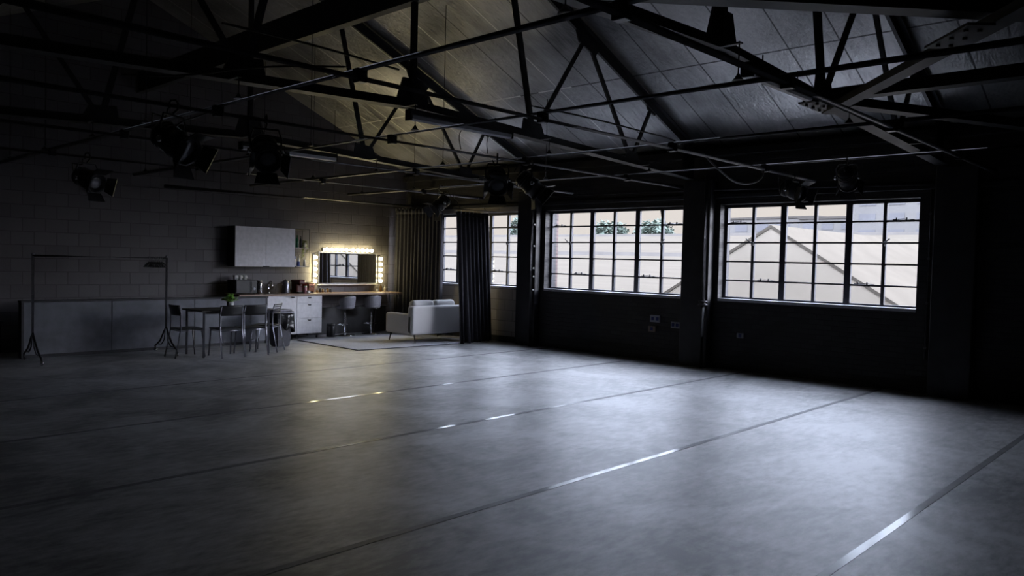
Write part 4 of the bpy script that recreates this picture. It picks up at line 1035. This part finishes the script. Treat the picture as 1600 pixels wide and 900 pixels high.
us = N.new('ShaderNodeVectorMath'); us.operation = 'SCALE'; us.inputs[0].default_value = (0.82, 0.95, 1.24); L.new(up_, us.inputs['Scale'])
mx = N.new('ShaderNodeMix'); mx.data_type = 'RGBA'; mx.blend_type = 'ADD'; mx.inputs[0].default_value = 1.0
mx.inputs[6].default_value = (0.86, 0.80, 0.755, 1); L.new(us.outputs[0], mx.inputs[7])
# the sun, veiled by cloud, low beyond the near end of the window wall
sd = V((.62, -.785, .25)).normalized()
dt = N.new('ShaderNodeVectorMath'); dt.operation = 'DOT_PRODUCT'; L.new(tc.outputs['Generated'], dt.inputs[0]); dt.inputs[1].default_value = sd
gp = mth(N, L, 'POWER', mth(N, L, 'MAXIMUM', dt.outputs['Value'], 0.0), 36.0)
gm = N.new('ShaderNodeMix'); gm.data_type = 'RGBA'; gm.blend_type = 'ADD'; gm.inputs[0].default_value = 1.0
gs = N.new('ShaderNodeVectorMath'); gs.operation = 'SCALE'; gs.inputs[0].default_value = (43.0, 44.5, 50.5); L.new(gp, gs.inputs['Scale'])
L.new(mx.outputs[2], gm.inputs[6]); L.new(gs.outputs[0], gm.inputs[7])
# added sky glow, out of view, to brighten the floor by the far windows
cd = V((math.sin(math.radians(40)), math.cos(math.radians(40)), .95)).normalized()
dt2 = N.new('ShaderNodeVectorMath'); dt2.operation = 'DOT_PRODUCT'; L.new(tc.outputs['Generated'], dt2.inputs[0]); dt2.inputs[1].default_value = cd
gp2 = mth(N, L, 'MULTIPLY', mth(N, L, 'POWER', mth(N, L, 'MAXIMUM', dt2.outputs['Value'], 0.0), 14.0), mr.outputs[0])
gs2 = N.new('ShaderNodeVectorMath'); gs2.operation = 'SCALE'; gs2.inputs[0].default_value = (5.2, 5.6, 6.7); L.new(gp2, gs2.inputs['Scale'])
gm2 = N.new('ShaderNodeMix'); gm2.data_type = 'RGBA'; gm2.blend_type = 'ADD'; gm2.inputs[0].default_value = 1.0
L.new(gm.outputs[2], gm2.inputs[6]); L.new(gs2.outputs[0], gm2.inputs[7])
L.new(gm2.outputs[2], bgk.inputs['Color']); bgk.inputs['Strength'].default_value = 1.0
wd.cycles.sampling_method = 'MANUAL'; wd.cycles.sample_map_resolution = 1024

# ------------------------------------------------------------------ camera
yaw, pit, rol = math.radians(46.51), math.radians(-1.99), math.radians(1.3875)
f = V((math.sin(yaw) * math.cos(pit), math.cos(yaw) * math.cos(pit), math.sin(pit)))
rt = V((math.cos(yaw), -math.sin(yaw), 0)); up = rt.cross(f)
r2 = rt * math.cos(rol) + up * math.sin(rol); u2 = -rt * math.sin(rol) + up * math.cos(rol)
cam = bpy.data.cameras.new('camera'); co = bpy.data.objects.new('camera', cam); C.objects.link(co)
cam.sensor_width = 36; cam.lens = 1215.4 / 1600 * 36; cam.clip_end = 600; cam.clip_start = .05
co.matrix_world = Matrix(((r2.x, u2.x, -f.x, 0), (r2.y, u2.y, -f.y, 0), (r2.z, u2.z, -f.z, 1.65), (0, 0, 0, 1)))
sc = bpy.context.scene; sc.camera = co
sc.view_settings.view_transform = 'Standard'; sc.view_settings.look = 'None'; sc.view_settings.gamma = 1; sc.view_settings.use_curve_mapping = False
sc.view_settings.exposure = 0.0
sc.cycles.use_denoising = True
sc.cycles.max_bounces = 8; sc.cycles.diffuse_bounces = 4; sc.cycles.glossy_bounces = 4; sc.cycles.transparent_max_bounces = 12
sc.cycles.sample_clamp_indirect = 8.0; sc.cycles.caustics_reflective = False
